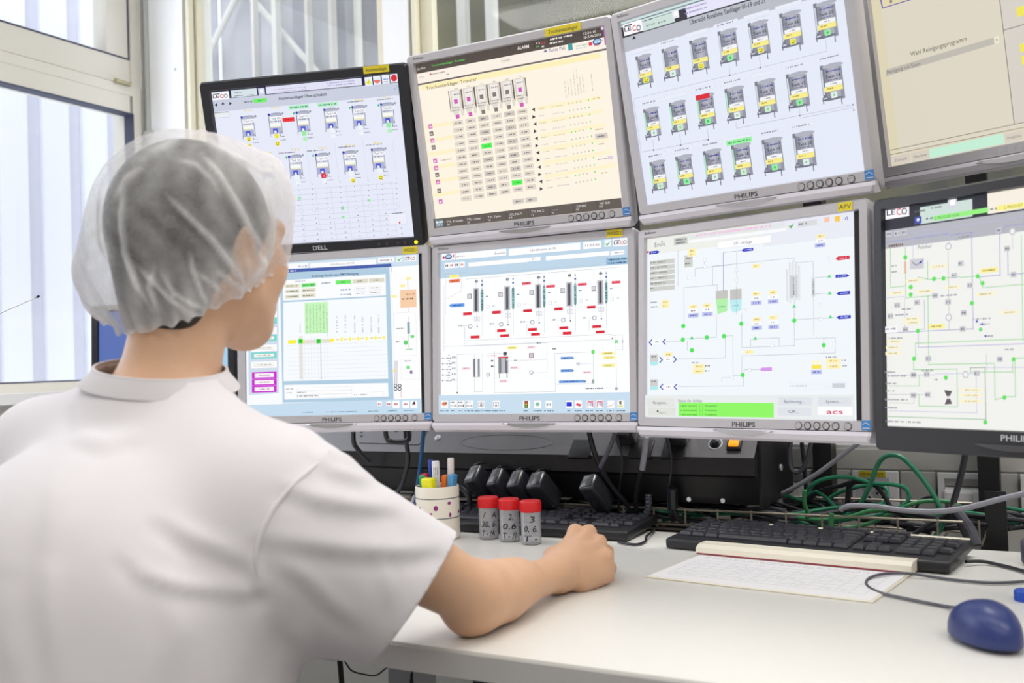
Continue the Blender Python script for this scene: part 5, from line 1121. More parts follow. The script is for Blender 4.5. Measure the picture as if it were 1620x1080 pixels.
for i, (px, py, rows_, lbl) in enumerate(((774, 851.5, ('/   A', '30. 6', 'T - /A'), 'red-capped clear vial nearest the pen cup, marked A'), (807, 855.5, ('2.', '0.6', 'T - /1'), 'red-capped clear vial in the middle of the three, marked 2'), (841, 860, ('3', '0. 6.', 'T -'), 'red-capped clear vial nearest the hand, marked 3'))):
    c = on_z(px, py, DZ); c.z = DZ
    vl = thing('sample_vial', lbl, 'vial', c, group='red-capped sample vials')
    mb = MB(); mb.lathe([(0, .0008), (VR - .004, .0008), (VR - .0012, .0012), (VR - .0008, .003), (VR - .0008, VH - .016), (VR - .0018, VH - .016), (VR - .002, .004), (0, .003)], seg=32); mb.build('tube', 'vial', vl)
    mb = MB(); pr = [(VR - .001, VH - .0195), (VR + .0003, VH - .0188), (VR + .0003, VH - .002), (VR - .001, VH), (0, VH)]
    mb.lathe(pr, seg=48)
    for t in range(48):
        aa = t / 48 * 6.2832; mb.box(((VR + .0004) * math.cos(aa), (VR + .0004) * math.sin(aa), VH - .0105), (.0008, .0007, .015), Matrix.Rotation(aa, 3, 'Z'))
    mb.build('cap', 'red', vl)
    vv = math.atan2(-c.y, -c.x); mb = MB()
    for j, tx in enumerate(rows_):
        zc = (.0455, .029, .0125)[j]; off = (.003, 0, -.001)[j]; sl = .18
        add_text(mb, tx, lambda x, y: Vector(((VR - .0004) * math.cos(vv + (x + off + y * sl) / VR), (VR - .0004) * math.sin(vv + (x + off + y * sl) / VR), zc + y)), .0105, (.009 if len(tx) < 3 else .027), True)
    mb.build('handwriting', 'marker', vl)

# ------------------------------------------------------------------ keyboards
M['key'] = mat('dark keycaps', (52, 52, 60), .3, noise=.04, nscale=300)
M['kbase'] = mat('dark keyboard base', (30, 30, 34), .4, noise=.04)
def keyboard(label, c, rz, L=.448, Wd=.155, tilt=3.0, cream=None):
    o = thing('keyboard', label, 'keyboard', c, rz, group='computer keyboards')
    T = Matrix.Rotation(rad(tilt), 3, 'X')
    mb = MB(); mb.rbox(T @ Vector((0, 0, .0)) + Vector((0, 0, .0135)), (L, Wd, .017), .004, T); mb.build('case', 'kbase', o)
    if cream: mb = MB(); mb.rbox(T @ Vector((.05, Wd / 2 - .004, .007)) + Vector((0, 0, .0135)), (L * .76, .010, .005), .001, T); mb.build('rear_strip', 'cream', o)
    keys = []
    p = .019; x0 = -L / 2 + .012; ytop = Wd / 2 - .018
    def row(y, xs): keys.extend((x, y, w) for x, w in xs)
    def run(x, n, w=1.0): return [(x + p * i * w, p * w) for i in range(n)]
    row(ytop, [(x0, p)] + run(x0 + 2 * p, 4) + run(x0 + 6.5 * p, 4) + run(x0 + 11 * p, 4) + run(x0 + 15.3 * p, 3))
    y = ytop - .026
    row(y, run(x0, 13) + [(x0 + 13 * p, 2 * p)] + run(x0 + 15.3 * p, 3) + run(x0 + 18.6 * p, 4)); y -= p
    row(y, [(x0, 1.5 * p)] + run(x0 + 1.5 * p, 12) + [(x0 + 13.5 * p, 1.5 * p)] + run(x0 + 15.3 * p, 3) + run(x0 + 18.6 * p, 4)); y -= p
    row(y, [(x0, 1.75 * p)] + run(x0 + 1.75 * p, 12) + [(x0 + 13.75 * p, 1.25 * p)] + run(x0 + 18.6 * p, 3)); y -= p
    row(y, [(x0, 1.25 * p)] + run(x0 + 1.25 * p, 11) + [(x0 + 12.25 * p, 2.75 * p)] + [(x0 + 16.3 * p, p)] + run(x0 + 18.6 * p, 4)); y -= p
    row(y, [(x0, 1.25 * p), (x0 + 1.25 * p, 1.25 * p), (x0 + 2.5 * p, 1.25 * p), (x0 + 3.75 * p, 6.25 * p), (x0 + 10 * p, 1.25 * p), (x0 + 11.25 * p, 1.25 * p), (x0 + 12.5 * p, 1.25 * p), (x0 + 13.75 * p, 1.25 * p)] + run(x0 + 15.3 * p, 3) + [(x0 + 18.6 * p, 2 * p), (x0 + 20.6 * p, p)])
    kd = {}
    for i, (x, yy, w) in enumerate(keys):
        mb = MB(); g_ = .0016; d_ = p - g_; w_ = w - g_
        lo = [Vector((sx * w_ / 2, sy * d_ / 2, 0)) for sx, sy in ((-1, -1), (1, -1), (1, 1), (-1, 1))]; md = [v * .985 + Vector((0, 0, .003)) for v in lo]
        hi = [Vector((sx * (w_ / 2 - .0024), sy * (d_ / 2 - .0022) + .0006, .0072)) for sx, sy in ((-1, -1), (1, -1), (1, 1), (-1, 1))]
        kk = round(w, 4)
        if kk not in kd:
            mb.loops([lo, md, hi], cap1=True); ko = mb.build('key', 'key', o); kd[kk] = ko
        else:
            ko = kd[kk].copy(); COL.objects.link(ko)
        ko.parent = o; ko.location = T @ Vector((x + w / 2, yy, .0084)) + Vector((0, 0, .0135)); ko.rotation_euler = (rad(tilt), 0, 0)
    return o
kb1 = keyboard('dark keyboard behind the vials, partly hidden by the hand', (-.905, 1.695, DZ), rad(0.5))
kb2 = keyboard('dark keyboard on the right behind the clipboard bar', (-.366, 1.634, DZ), rad(-7.3), cream=True)
def local(o, p):
    return Matrix.Rotation(-o.rotation_euler.z, 3, 'Z') @ (Vector(p) - o.location)
mb = MB(); mb.tube([local(kb2, q) for q in (on_z(1528, 888, .747), on_z(1555, 888, .745), on_z(1580, 893, .7435), on_z(1605, 899, .7435), on_z(1660, 915, .7435))], .0026, 8, 6); mb.build('cord', 'rubber', kb2)
mb = MB(); mb.tube([local(kb1, q) for q in (on_z(978, 857, .7435), on_z(1005, 861, .7435), on_z(1021, 856, .7435), on_z(1023, 848, .75), on_z(1036, 838, .7435))], .0024, 8, 6); mb.build('cord', 'rubber', kb1)

# ------------------------------------------------------------------ clipboard with form
pc = [on_z(*q, DZ + .003) for q in ((1025, 911), (1384, 951), (1451, 898), (1122, 868))]
c = sum(pc, Vector()) / 4; ex = (pc[1] - pc[0]).normalized(); rzc = math.atan2(ex.y, ex.x)
cb = thing('clipboard', 'white form in a flat holder with a thick cream clamp bar, before the right keyboard', 'clipboard', (c.x, c.y, DZ), rzc)
Rl = Matrix.Rotation(-rzc, 3, 'Z'); q_ = [Rl @ (p - Vector((c.x, c.y, DZ))) for p in pc]
W_ = ((q_[1] - q_[0]).length + (q_[2] - q_[3]).length) / 2; H_ = ((q_[3] - q_[0]).length + (q_[2] - q_[1]).length) / 2
mb = MB(); mb.rbox((0, 0, .0014), (W_, H_, .0024), .001); mb.build('board', 'cream', cb)
pp = MB(); pp.box((0, -.002, .0029), (W_ - .008, H_ - .008, .0006)); fm = pp.build('form', 'paper', cb)
M['formink'] = mat('grey violet form print', (204, 201, 210), .8, noise=.03)
mb = MB()
def fl(x, y, w, h): mb.box((x, y, .0033), (w, h, .0001))
for j in range(7): fl(0, -H_ / 2 + .03 + j * .018, W_ - .04, .0006)
for i in range(15): fl(-W_ / 2 + .02 + i * (W_ - .04) / 14, -H_ / 2 + .084, .0005, .108)
for j in range(3):
    x = -W_ / 2 + .02
    while x < W_ / 2 - .03:
        w = rng.uniform(.002, .009); fl(x + w / 2, H_ / 2 - .060 - j * .006, w, rng.uniform(.0012, .0026)); x += w + rng.uniform(.001, .004)
for i in range(14):
    for j in range(5):
        if rng.random() < .4: fl(-W_ / 2 + .03 + i * (W_ - .04) / 14, -H_ / 2 + .04 + j * .018, .009, .0018)
mb.build('form_print', 'formink', fm)
mb = MB(); prof = [(-.022, .0005), (-.024, .004), (-.022, .012), (-.012, .0165), (.016, .0165), (.019, .012), (.019, .0005)]
mb.loops([[Vector((x, H_ / 2 - .0265 + y, z + .0022)) for y, z in prof] for x in (-W_ / 2 - .004, W_ / 2 + .002)], cap0=True, cap1=True); br = mb.build('clamp_bar', 'cream', cb)
mb = MB(); mb.box((0, H_ / 2 - .0265 - .0235, .0052), (W_ + .004, .0014, .0022)); lab(mb.build('red_line', mat('dark red line', (140, 44, 62), .5, noise=.03), br), 'dark red line under the bar')

# ------------------------------------------------------------------ blue mouse with its cord
def mouse(label, c, rz, m, L=.118, Wm=.066, Hm=.038, m2='black'):
    o = thing('computer_mouse', label, 'mouse', c, rz)
    bm = bmesh.new(); bmesh.ops.create_uvsphere(bm, u_segments=32, v_segments=20, radius=1)
    for v in bm.verts:
        x, y, z = v.co
        f = 1 + .10 * y - .10 * y * y
        v.co.x = math.copysign(abs(x) ** .82, x) * Wm / 2 * f; v.co.y = math.copysign(abs(y) ** .9, y) * L / 2
        v.co.z = (z ** .8 * Hm * (1 - .16 * (y - .1) ** 2) * (1 - .10 * y) if z > 0 else z * .006) + .007
    mb = MB(); mb.addbm(bm, smooth=True); b = mb.build('shell', m, o)
    mb = MB(); mb.lathe([(0, -.004), (.010, -.004), (.0115, 0), (.010, .004), (0, .004)], (0, L * .30, .027 * Hm / .038), 18, Matrix.Rotation(rad(90), 3, 'Y')); mb.build('wheel', m2, o)
    mb = MB(); pts = []
    mb.tube([Vector((0, L * .33 + i * .004, .0)) + Vector((0, 0, .0345 - i * .0016)) for i in range(2)], .0004, 5, 1)
    return o
M['bmouse'] = mat('dark blue mouse shell', (40, 54, 112), .34, noise=.03, nscale=60)
mc_ = on_z(1560, 1000, DZ + .012); mc_.z = DZ
ms = mouse('dark blue computer mouse with a looping cord at the lower right', mc_, rad(33), 'bmouse', .100, .064, .040)
cord = [(1514, 961), (1500, 959.5), (1470, 954), (1430, 946), (1395, 938), (1374, 928), (1371, 919), (1382, 911), (1405, 907), (1440, 907), (1480, 913), (1530, 919), (1580, 921.5), (1640, 918)]
mb = MB(); mb.tube([Matrix.Rotation(-rad(33), 3, 'Z') @ (on_z(x, y, DZ + (.010 if i == 0 else .0065 if 6 < i < 10 else .0032)) - mc_) for i, (x, y) in enumerate(cord)], .0021, 8, 6); mb.build('cord', 'dgcable', ms)
qm = on_z(914, 893, DZ + .012)
ms2 = mouse('mouse almost wholly hidden under the worker\'s hand', (qm.x, qm.y, DZ), rad(-4), 'darkp', .095, .050, .028)

# small things at the right edge
p = on_z(1622, 950, DZ); bt = thing('bottle_cap', 'small blue ribbed cap lying at the right edge of the photo', 'cap', (p.x, p.y, DZ))
mb = MB(); R9 = Matrix.Rotation(rad(90), 3, 'X'); mb.lathe([(0, 0), (.0118, 0), (.0122, .001), (.0122, .0125), (.011, .014), (0, .014)], seg=24)
for t in range(24): mb.box((.0123 * math.cos(t * .2618), .0123 * math.sin(t * .2618), .0065), (.0008, .0012, .011), Matrix.Rotation(t * .2618, 3, 'Z'))
mb.build('body', mat('blue cap', (40, 84, 190), .4, noise=.03), bt)
p = on_z(1672, 893, DZ); db = thing('desk_telephone', 'dark grey corner of a device on the desk at the right edge of the photo', 'telephone', (p.x + .02, p.y + .02, DZ), rad(-20))
mb = MB(); mb.rbox((0, 0, .020), (.10, .12, .038), .006); mb.build('body', 'dgcable', db)
# thin antenna by the window
ap = at_depth(60, 469, 2.0); aq = at_depth(-60, 522, 2.0)
an = thing('antenna', 'thin telescopic antenna with a dark tip in front of the left window', 'antenna', (aq.x - .05, aq.y, DZ))
o0 = Vector((aq.x - .05, aq.y, DZ)); mb = MB(); mb.tube([aq - o0, ap - o0], .0014, 8, 1); mb.build('rod', 'chrome', an)
mb = MB(); mb.cyl(ap - o0 - (ap - aq).normalized() * .002, ap - o0 + (ap - aq).normalized() * .003, .0026, 10); mb.build('tip', 'black', an)
mb = MB(); mb.rbox((0, 0, (aq.z - DZ) / 2 + .01), (.12, .09, aq.z - DZ + .02), .006); mb.build('radio_body', 'darkp', an)

# cables under the desk
for pts, r, lbl in (([(535, 1026), (538, 1050), (541, 1085), (543, 1110)], .0045, 'thick black cable hanging under the desk beside the sleeve'), ([(530, 1024), (545, 1045), (556, 1060), (575, 1066), (594, 1068), (610, 1057), (628, 1042)], .0013, 'thin black cable sagging under the desk edge'), ([(649, 1048), (652, 1062), (648, 1090)], .0018, 'thin dark cable on the desk leg, left strand'), ([(658, 1050), (651, 1068), (655, 1090)], .0018, 'thin dark cable on the desk leg, right strand'), ([(676, 1050), (676, 1070), (672, 1100)], .004, 'black cable hanging just right of the desk leg'), ([(748, 1066), (752, 1085), (756, 1100)], .0022, 'thin black cable under the desk below the elbow'), ([(768, 1070), (790, 1085), (800, 1100)], .0045, 'thick black cable below the elbow, left of two'), ([(798, 1076), (820, 1090), (840, 1100)], .0045, 'thick black cable below the elbow, right of two')):
    cable(lbl, C_(pts, 1.18 if 'leg,' in lbl else 1.3), r, 'rubber', 'cables under the desk')

# ------------------------------------------------------------------ ceiling lamps
M['lamp'] = emit('lamp diffuser', (255, 252, 246), 1.6)
for i, (lx, ly) in enumerate(LAMPS):
    o = thing('ceiling_light', 'white rectangular ceiling light over the control room, place %s' % ('above the worker', 'above the desk edge', 'behind the worker', 'behind the camera', 'over the right end of the desk', 'at the rear right', 'close to the back wall')[i], 'ceiling light', (lx, ly, CEIL), group='ceiling lights')
    mb = MB(); mb.box((0, 0, -.03), (1.24, .33, .058)); mb.build('housing', 'white', o)
    mb = MB(); mb.box((0, 0, -.061), (1.16, .27, .006)); mb.build('diffuser', 'lamp', o)

# ------------------------------------------------------------------ distance-field sculpting
class Field:
    def __init__(s, lo, hi, h):
        s.lo = np.array(lo, float); s.h = h; s.n = np.ceil((np.array(hi) - s.lo) / h).astype(int) + 1
        s.F = np.full(s.n, 9.0, np.float32)
    def sub(s, lo, hi):
        a = np.clip(np.floor((lo - s.lo) / s.h).astype(int), 0, s.n); b = np.clip(np.ceil((hi - s.lo) / s.h).astype(int) + 1, 0, s.n)
        ax = [s.lo[i] + s.h * np.arange(a[i], b[i]) for i in range(3)]
        return tuple(slice(a[i], b[i]) for i in range(3)), np.stack(np.meshgrid(*ax, indexing='ij'), -1).astype(np.float32)
    def put(s, lo, hi, fn, k, op='add'):
        sl, P = s.sub(np.array(lo) - k - .03, np.array(hi) + k + .03)
        if P.size == 0: return
        d = fn(P).astype(np.float32); f = s.F[sl]
        if op == 'add':
            h = np.maximum(k - np.abs(f - d), 0) / k; s.F[sl] = np.minimum(f, d) - h * h * k * .25
        else:
            d = -d; h = np.maximum(k - np.abs(f - d), 0) / k; s.F[sl] = np.maximum(f, d) + h * h * k * .25
    def cone(s, a, b, r1, r2, k=.02, op='add', sc=(1, 1, 1)):
        a, b = np.array(a, float), np.array(b, float); S = np.array(sc, float); m = 1 / S.max()
        lo = np.minimum(a - r1 / S, b - r2 / S); hi = np.maximum(a + r1 / S, b + r2 / S)
        A, B = (a * S).astype(np.float32), (b * S).astype(np.float32); ab = B - A; L = float(ab @ ab) + 1e-12
        def fn(P):
            q = P * S.astype(np.float32) - A; t = np.clip(q @ ab / L, 0, 1)
            return (np.linalg.norm(q - t[..., None] * ab, axis=-1) - (r1 + (r2 - r1) * t)) * m
        s.put(lo, hi, fn, k, op)
    def ell(s, c, r, k=.02, R=None, op='add'):
        c = np.array(c, float); r = np.array(r, float); mx = r.max()
        Rm = np.array(R, float).astype(np.float32) if R is not None else None
        def fn(P):
            q = P - c.astype(np.float32)
            if Rm is not None: q = q @ Rm
            q0 = np.linalg.norm(q / r.astype(np.float32), axis=-1); q1 = np.linalg.norm(q / (r * r).astype(np.float32), axis=-1)
            return q0 * (q0 - 1) / np.maximum(q1, 1e-6)
        s.put(c - mx, c + mx, fn, k, op)
    def mesh(s, smooth=3):
        F = s.F; n = F.shape; I = F < 0
        c = [I[i:n[0] - 1 + i, j:n[1] - 1 + j, k:n[2] - 1 + k] for i in (0, 1) for j in (0, 1) for k in (0, 1)]
        tot = sum(x.astype(np.int8) for x in c); act = (tot > 0) & (tot < 8)
        idx = np.full(act.shape, -1, np.int64); cells = np.argwhere(act); idx[act] = np.arange(len(cells))
        acc = np.zeros((len(cells), 3)); cnt = np.zeros(len(cells))
        offs = [(i, j, k) for i in (0, 1) for j in (0, 1) for k in (0, 1)]
        for a in offs:
            for ax in range(3):
                if a[ax]: continue
                b = list(a); b[ax] = 1
                fa = F[cells[:, 0] + a[0], cells[:, 1] + a[1], cells[:, 2] + a[2]]; fb = F[cells[:, 0] + b[0], cells[:, 1] + b[1], cells[:, 2] + b[2]]
                m = (fa < 0) != (fb < 0); t = fa[m] / (fa[m] - fb[m]); p = np.tile(np.array(a, float), (m.sum(), 1)); p[:, ax] += t
                acc[m] += p; cnt[m] += 1
        V = s.lo + s.h * (cells + acc / cnt[:, None])
        faces = []
        for ax in range(3):
            u, v = (ax + 1) % 3, (ax + 2) % 3
            sa = [slice(None)] * 3; sb = [slice(None)] * 3; sa[ax] = slice(0, -1); sb[ax] = slice(1, None)
            e = I[tuple(sa)] != I[tuple(sb)]; E = np.argwhere(e)
            E = E[(E[:, u] > 0) & (E[:, v] > 0) & (E[:, u] < n[u] - 1) & (E[:, v] < n[v] - 1)]
            ins = I[E[:, 0], E[:, 1], E[:, 2]]
            q = []
            for du, dv in ((1, 1), (0, 1), (0, 0), (1, 0)):
                w = E.copy(); w[:, u] -= du; w[:, v] -= dv; q.append(idx[w[:, 0], w[:, 1], w[:, 2]])
            Q = np.stack(q, 1); Q[~ins] = Q[~ins][:, ::-1]; faces.append(Q)
        Q = np.concatenate(faces); Q = Q[(Q >= 0).all(1)]
        ed = np.concatenate([Q[:, [0, 1]], Q[:, [1, 2]], Q[:, [2, 3]], Q[:, [3, 0]]])
        s.edges = ed
        for _ in range(smooth): V = relax(V, ed)
        return V, Q
def relax(V, ed, w=.5, pin=None):
    a = np.zeros_like(V); c = np.zeros(len(V))
    np.add.at(a, ed[:, 0], V[ed[:, 1]]); np.add.at(a, ed[:, 1], V[ed[:, 0]]); np.add.at(c, ed[:, 0], 1); np.add.at(c, ed[:, 1], 1)
    W = V * (1 - w) + w * a / np.maximum(c, 1)[:, None]
    if pin is not None: W[pin] = V[pin]
    return W
def normals(V, Q):
    n = np.cross(V[Q[:, 2]] - V[Q[:, 0]], V[Q[:, 3]] - V[Q[:, 1]]); N = np.zeros_like(V)
    for i in range(4): np.add.at(N, Q[:, i], n)
    return N / np.maximum(np.linalg.norm(N, axis=1), 1e-12)[:, None]
def npmesh(name, V, Q, m, parent=None, attr=None):
    me = bpy.data.meshes.new(name); me.from_pydata(V.tolist(), [], Q.tolist())
    me.polygons.foreach_set('use_smooth', [True] * len(Q)); me.materials.append(M[m] if isinstance(m, str) else m)
    if attr is not None:
        at = me.attributes.new('fold', 'FLOAT', 'POINT'); at.data.foreach_set('value', attr.astype(np.float32))
    o = bpy.data.objects.new(name, me); COL.objects.link(o)
    if parent: o.parent = parent; o.location = -Vector(parent.location)
    return o
RCn = np.array(RC)
def project(V):
    q = (V - np.array([0, 0, CAM_Z])) @ RCn
    return np.stack([810 + F * q[:, 0] / q[:, 1], 540 - F * q[:, 2] / q[:, 1]], 1), q[:, 1]
def polydist(px, line):
    """distance of points to a traced fold, and how far along it they lie"""
    best = np.full(len(px), 1e9); par = np.zeros(len(px)); L = np.array(line, float); m = len(L) - 1
    for i in range(m):
        a, b = L[i], L[i + 1]; ab = b - a; t = np.clip(((px - a) @ ab) / (ab @ ab), 0, 1)
        d = np.linalg.norm(px - a - t[:, None] * ab, axis=1); k = d < best; best[k] = d[k]; par[k] = (i + t[k]) / m
    return best, par

# ------------------------------------------------------------------ the worker
HC = np.array(at_depth(320, 392, 1.15))
wk = thing('person', 'worker seen from behind in white T-shirt and hair net, right hand on a mouse', 'person', (HC[0], HC[1] - .20, 0))
M['skin'] = mat('skin', (208, 165, 133), .5, noise=.05, nscale=26, bump=.12, bscale=220, Subsurface_Weight=.12, Subsurface_Scale=.012)
M['skin'].node_tree.nodes['Principled BSDF'].inputs['Subsurface Radius'].default_value = (1, .35, .2)
NKB = np.array([-.866, .772, 1.050])            # base of the neck
SR, SL = np.array([-.692, .768, .938]), np.array([-1.08, .775, .970])
ER = np.array(on_z(757, 1002, DZ)); ER = np.array([ER[0], ER[1] + .0, DZ + .046])
WR = np.array(on_z(893, 937, DZ)); WR = np.array([WR[0] - .004, WR[1] + .002, DZ + .029])
def H(x, y, z): return HC + np.array([x, y, z])
f = Field((-1.40, .10, .02), (-.46, 1.60, 1.37), .0040)
# head
f.ell(H(0, -.012, .022), (.076, .094, .100), .02); f.ell(H(0, .035, -.035), (.062, .060, .075), .03)
f.cone(H(-.05, .01, -.056), H(-.012, .066, -.092), .020, .019, .03); f.cone(H(.05, .01, -.056), H(.012, .066, -.092), .020, .019, .03); f.ell(H(0, .068, -.092), (.020, .019, .018), .02)
f.ell(H(.040, .055, -.022), (.026, .026, .024), .03); f.ell(H(-.040, .055, -.022), (.026, .026, .024), .03)
f.cone(H(0, .090, .010), H(0, .110, -.028), .009, .013, .012); f.cone(H(-.040, .080, .026), H(.040, .080, .026), .012, .012, .02)
f.cone(H(-.018, .092, -.062), H(.018, .092, -.062), .008, .008, .008); f.cone(H(-.014, .091, -.073), H(.014, .091, -.073), .009, .009, .008)
for sx in (-1, 1):
    f.ell(H(sx * .032, .092, .008), (.016, .010, .010), .006, op='sub')
    f.ell(H(sx * .078, -.012, -.012), (.009, .018, .031), .006, R=np.array(Matrix.Rotation(rad(sx * -14), 3, 'Z'))); f.ell(H(sx * .085, -.006, -.010), (.005, .010, .018), .004, op='sub')
# neck, trunk
f.cone(H(0, -.026, -.045), NKB + (0, .006, -.005), .051, .053, .03); f.cone(NKB + (.02, -.005, -.055), SR + (-.03, 0, .0), .046, .044, .04); f.cone(NKB + (-.02, -.005, -.046), SL + (.03, 0, .0), .044, .044, .04)
f.cone(NKB + (0, -.03, -.18), (-.87, .655, .78), .150, .140, .06, sc=(1, 1.4, 1)); f.cone((-.87, .655, .78), (-.87, .56, .56), .140, .16, .06, sc=(1, 1.25, 1))
f.cone(SR + (-.05, 0, -.02), SL + (.05, 0, -.02), .07, .07, .05)
# right arm on the desk
f.cone(SR, ER + (0, -.01, .002), .052, .036, .03); f.cone(ER, ER + (.0, .09, -.006), .039, .031, .02); f.cone(ER + (.0, .06, -.006), WR + (0, -.02, .0), .0315, .0245, .02, sc=(1, 1, 1.10)); f.cone(ER + (-.006, -.012, -.018), ER + (0, .05, -.012), .026, .030, .02)
# left arm, resting on the desk
EL = np.array([-1.17, 1.00, DZ + .046]); WL = np.array([-1.10, 1.23, DZ + .034])
f.cone(SL, EL, .056, .043, .03); f.cone(EL, WL, .042, .027, .02)
# hands
def hand(W, fwd, side, up, curl=1.0):
    """W wrist, fwd towards the fingers, side towards the thumb"""
    fwd, side, up = (np.array(v, float) / np.linalg.norm(v) for v in (fwd, side, up))
    P = lambda a, b, c: W + fwd * a + side * b + up * c
    f.cone(P(-.01, 0, 0), P(.03, 0, .010), .026, .026, .02)
    for b, c, L in ((.028, .030, .082), (.009, .036, .086), (-.011, .030, .081), (-.029, .019, .073)):
        f.cone(P(.015, b * .55, .004), P(L - .006, b, c - .008), .018, .0125, .010)
    f.ell(P(.048, .0, .000), (.034, .036, .016), .015, R=np.stack([side, fwd, up], 1)); f.cone(P(.018, -.022, -.008), P(.062, -.033, -.004), .019, .0165, .012)
    for b, c, L, l, r in ((.030, .031, .082, (.040, .026, .020), .0092), (.010, .037, .086, (.044, .028, .022), .0095), (-.012, .031, .081, (.041, .026, .021), .0092), (-.031, .019, .072, (.032, .020, .018), .0082)):
        p = P(L - .010, b, c - .003); spread = b * .10
        f.ell(P(L - .007, b, c + .0015), (.0118, .0118, .0125), .004); f.cone(P(.02, b * .5, .014), P(L - .012, b, c + .001), .010, .0075, .005)
        ang = (.42, 1.25, 1.75) if curl else (.1, .3, .5)
        for i in range(3):
            t = -ang[i] - (.15 + .22 * i if b < -.02 and curl else 0); q = p + fwd * math.cos(t) * l[i] + up * math.sin(t) * l[i] + side * spread * .3
            f.cone(p, q, r - i * .0006, r - .0008 - i * .0006, .0045); p = q
    a, b_, c_, d_ = P(.012, .018, .0), P(.042, .041, -.004), P(.073, .047, -.009), P(.098, .042, -.014)
    f.cone(a, b_, .0175, .0135, .014); f.cone(b_, c_, .0125, .0108, .006); f.cone(c_, d_, .0105, .0085, .004)
    return P
hd = (np.array([-.585, 1.372, 0]) + np.array([0, .02, 0]) - np.array([WR[0], WR[1], 0])); hd[2] = .05
hd = np.array([.085, 1, .025])
hand(WR, hd, (-1, .07, .32), (.30, -.09, 1))
hand(WL, (.25, 1, -.02), (1, -.25, 0), (0, .02, 1), curl=0)
# legs
for sx in (-1, 1):
    hip = np.array([-.87 + sx * .09, .58, .53]); kn = np.array([-.87 + sx * .13, 1.02, .545]); an_ = np.array([-.87 + sx * .13, .98, .10])
    f.cone(hip, kn, .085, .062, .05); f.cone(kn, an_, .058, .040, .02); f.cone(an_ + (0, -.03, -.045), an_ + (0, .15, -.055), .032, .026, .02)
V, Q = f.mesh(2)
body = npmesh('body', V, Q, 'skin', wk); del f
# eyes
M['eye'] = mat('eye white', (236, 234, 230), .25, noise=.01); M['iris'] = mat('brown iris', (70, 48, 34), .25, noise=.05)
for sx in (-1, 1):
    bm = bmesh.new(); bmesh.ops.create_uvsphere(bm, u_segments=20, v_segments=14, radius=.0118); mb = MB(); mb.addbm(bm, H(sx * .032, .0775, .008) - np.array(wk.location), smooth=True); e = mb.build('eye', 'eye', wk)
    mb = MB(); c = Vector(H(sx * .032, .0775, .008) - np.array(wk.location)); mb.lathe([(.0055, .0106), (.003, .0116), (0, .0119)], c, 16, Matrix.Rotation(rad(-90), 3, 'X')); mb.build('iris', 'iris', e)
bm = bmesh.new(); bmesh.ops.create_uvsphere(bm, u_segments=10, v_segments=8, radius=.0032)
# hair
M['hair'] = mat('dark brown hair', (44, 34, 30), .5, noise=.5, nscale=34, bump=.5, bscale=120)
f = Field(HC - .17, HC + .17, .0045)
f.ell(H(0, -.018, .022), (.081, .100, .100), .02); f.ell(H(0, -.060, -.060), (.056, .038, .066), .03)
f.ell(H(0, .115, -.045), (.090, .085, .100), .02, op='sub'); f.cone(H(-.1, .028, -.10), H(.1, .028, -.10), .052, .052, .02, op='sub')
f.cone(H(-.02, .135, .03), H(.02, .135, .03), .05, .05, .02, op='sub')
V, Q = f.mesh(2); npmesh('hair', V, Q, 'hair', wk)

# hair net: thin white fleece, gathered at its rim
def netmat():
    m = bpy.data.materials.new('white fleece net'); m.use_nodes = True
    nt = m.node_tree; nt.nodes.clear(); L = nt.links.new; N_ = nt.nodes.new
    out = N_('ShaderNodeOutputMaterial'); mx = N_('ShaderNodeMixShader'); tr = N_('ShaderNodeBsdfTransparent'); df = N_('ShaderNodeBsdfDiffuse'); tl = N_('ShaderNodeBsdfTranslucent'); m2 = N_('ShaderNodeMixShader')
    df.inputs[0].default_value = (.86, .86, .87, 1); tl.inputs[0].default_value = (.86, .86, .88, 1); m2.inputs[0].default_value = .35
    at = N_('ShaderNodeAttribute'); at.attribute_name = 'fold'; tc = N_('ShaderNodeTexCoord')
    n1 = N_('ShaderNodeTexNoise'); n1.inputs['Scale'].default_value = 26; n1.inputs['Detail'].default_value = 7; n1.inputs['Roughness'].default_value = .72
    mr = N_('ShaderNodeMapRange'); mr.inputs[1].default_value = .35; mr.inputs[2].default_value = .70; mr.inputs[3].default_value = -.10; mr.inputs[4].default_value = .16
    ad = N_('ShaderNodeMath'); ad.operation = 'ADD'; ad.use_clamp = True
    L(tc.outputs['Object'], n1.inputs['Vector']); L(n1.outputs['Fac'], mr.inputs[0]); L(mr.outputs[0], ad.inputs[0]); L(at.outputs['Fac'], ad.inputs[1]); L(ad.outputs[0], mx.inputs[0])
    L(df.outputs[0], m2.inputs[1]); L(tl.outputs[0], m2.inputs[2]); L(tr.outputs[0], mx.inputs[1]); L(m2.outputs[0], mx.inputs[2]); L(mx.outputs[0], out.inputs[0])
    return m
M['net'] = netmat()
f = Field(HC - .20, HC + .20, .0034)
CR_ = np.array(CAMR)
def cpt(px, py, dd=0.0): return np.array(at_depth(px, py, 1.15 + dd))
NET = [((322, 332, 0), (.100, .112, .082)), ((276, 352, 0), (.086, .10, .090)), ((228, 410, -.02), (.068, .08, .070)), ((182, 440, -.005), (.040, .05, .050)), ((290, 435, -.03), (.085, .075, .062)), ((395, 315, .05), (.048, .06, .060)), ((430, 310, .085), (.022, .04, .046)), ((402, 390, .03), (.040, .05, .052))]
f.ell(H(0, -.019, .022), (.090, .109, .107), .03); f.ell(H(0, -.060, -.060), (.066, .048, .074), .03); Rn = np.array(Matrix.Rotation(YAW, 3, 'Z'))
for (x, y, dd), r in NET: f.ell(cpt(x, y, dd), r, .022, R=Rn)
V, Q = f.mesh(4)
Nn = normals(V, Q); px, dep = project(V); hc_d = (HC - np.array([0, 0, CAM_Z])) @ RCn
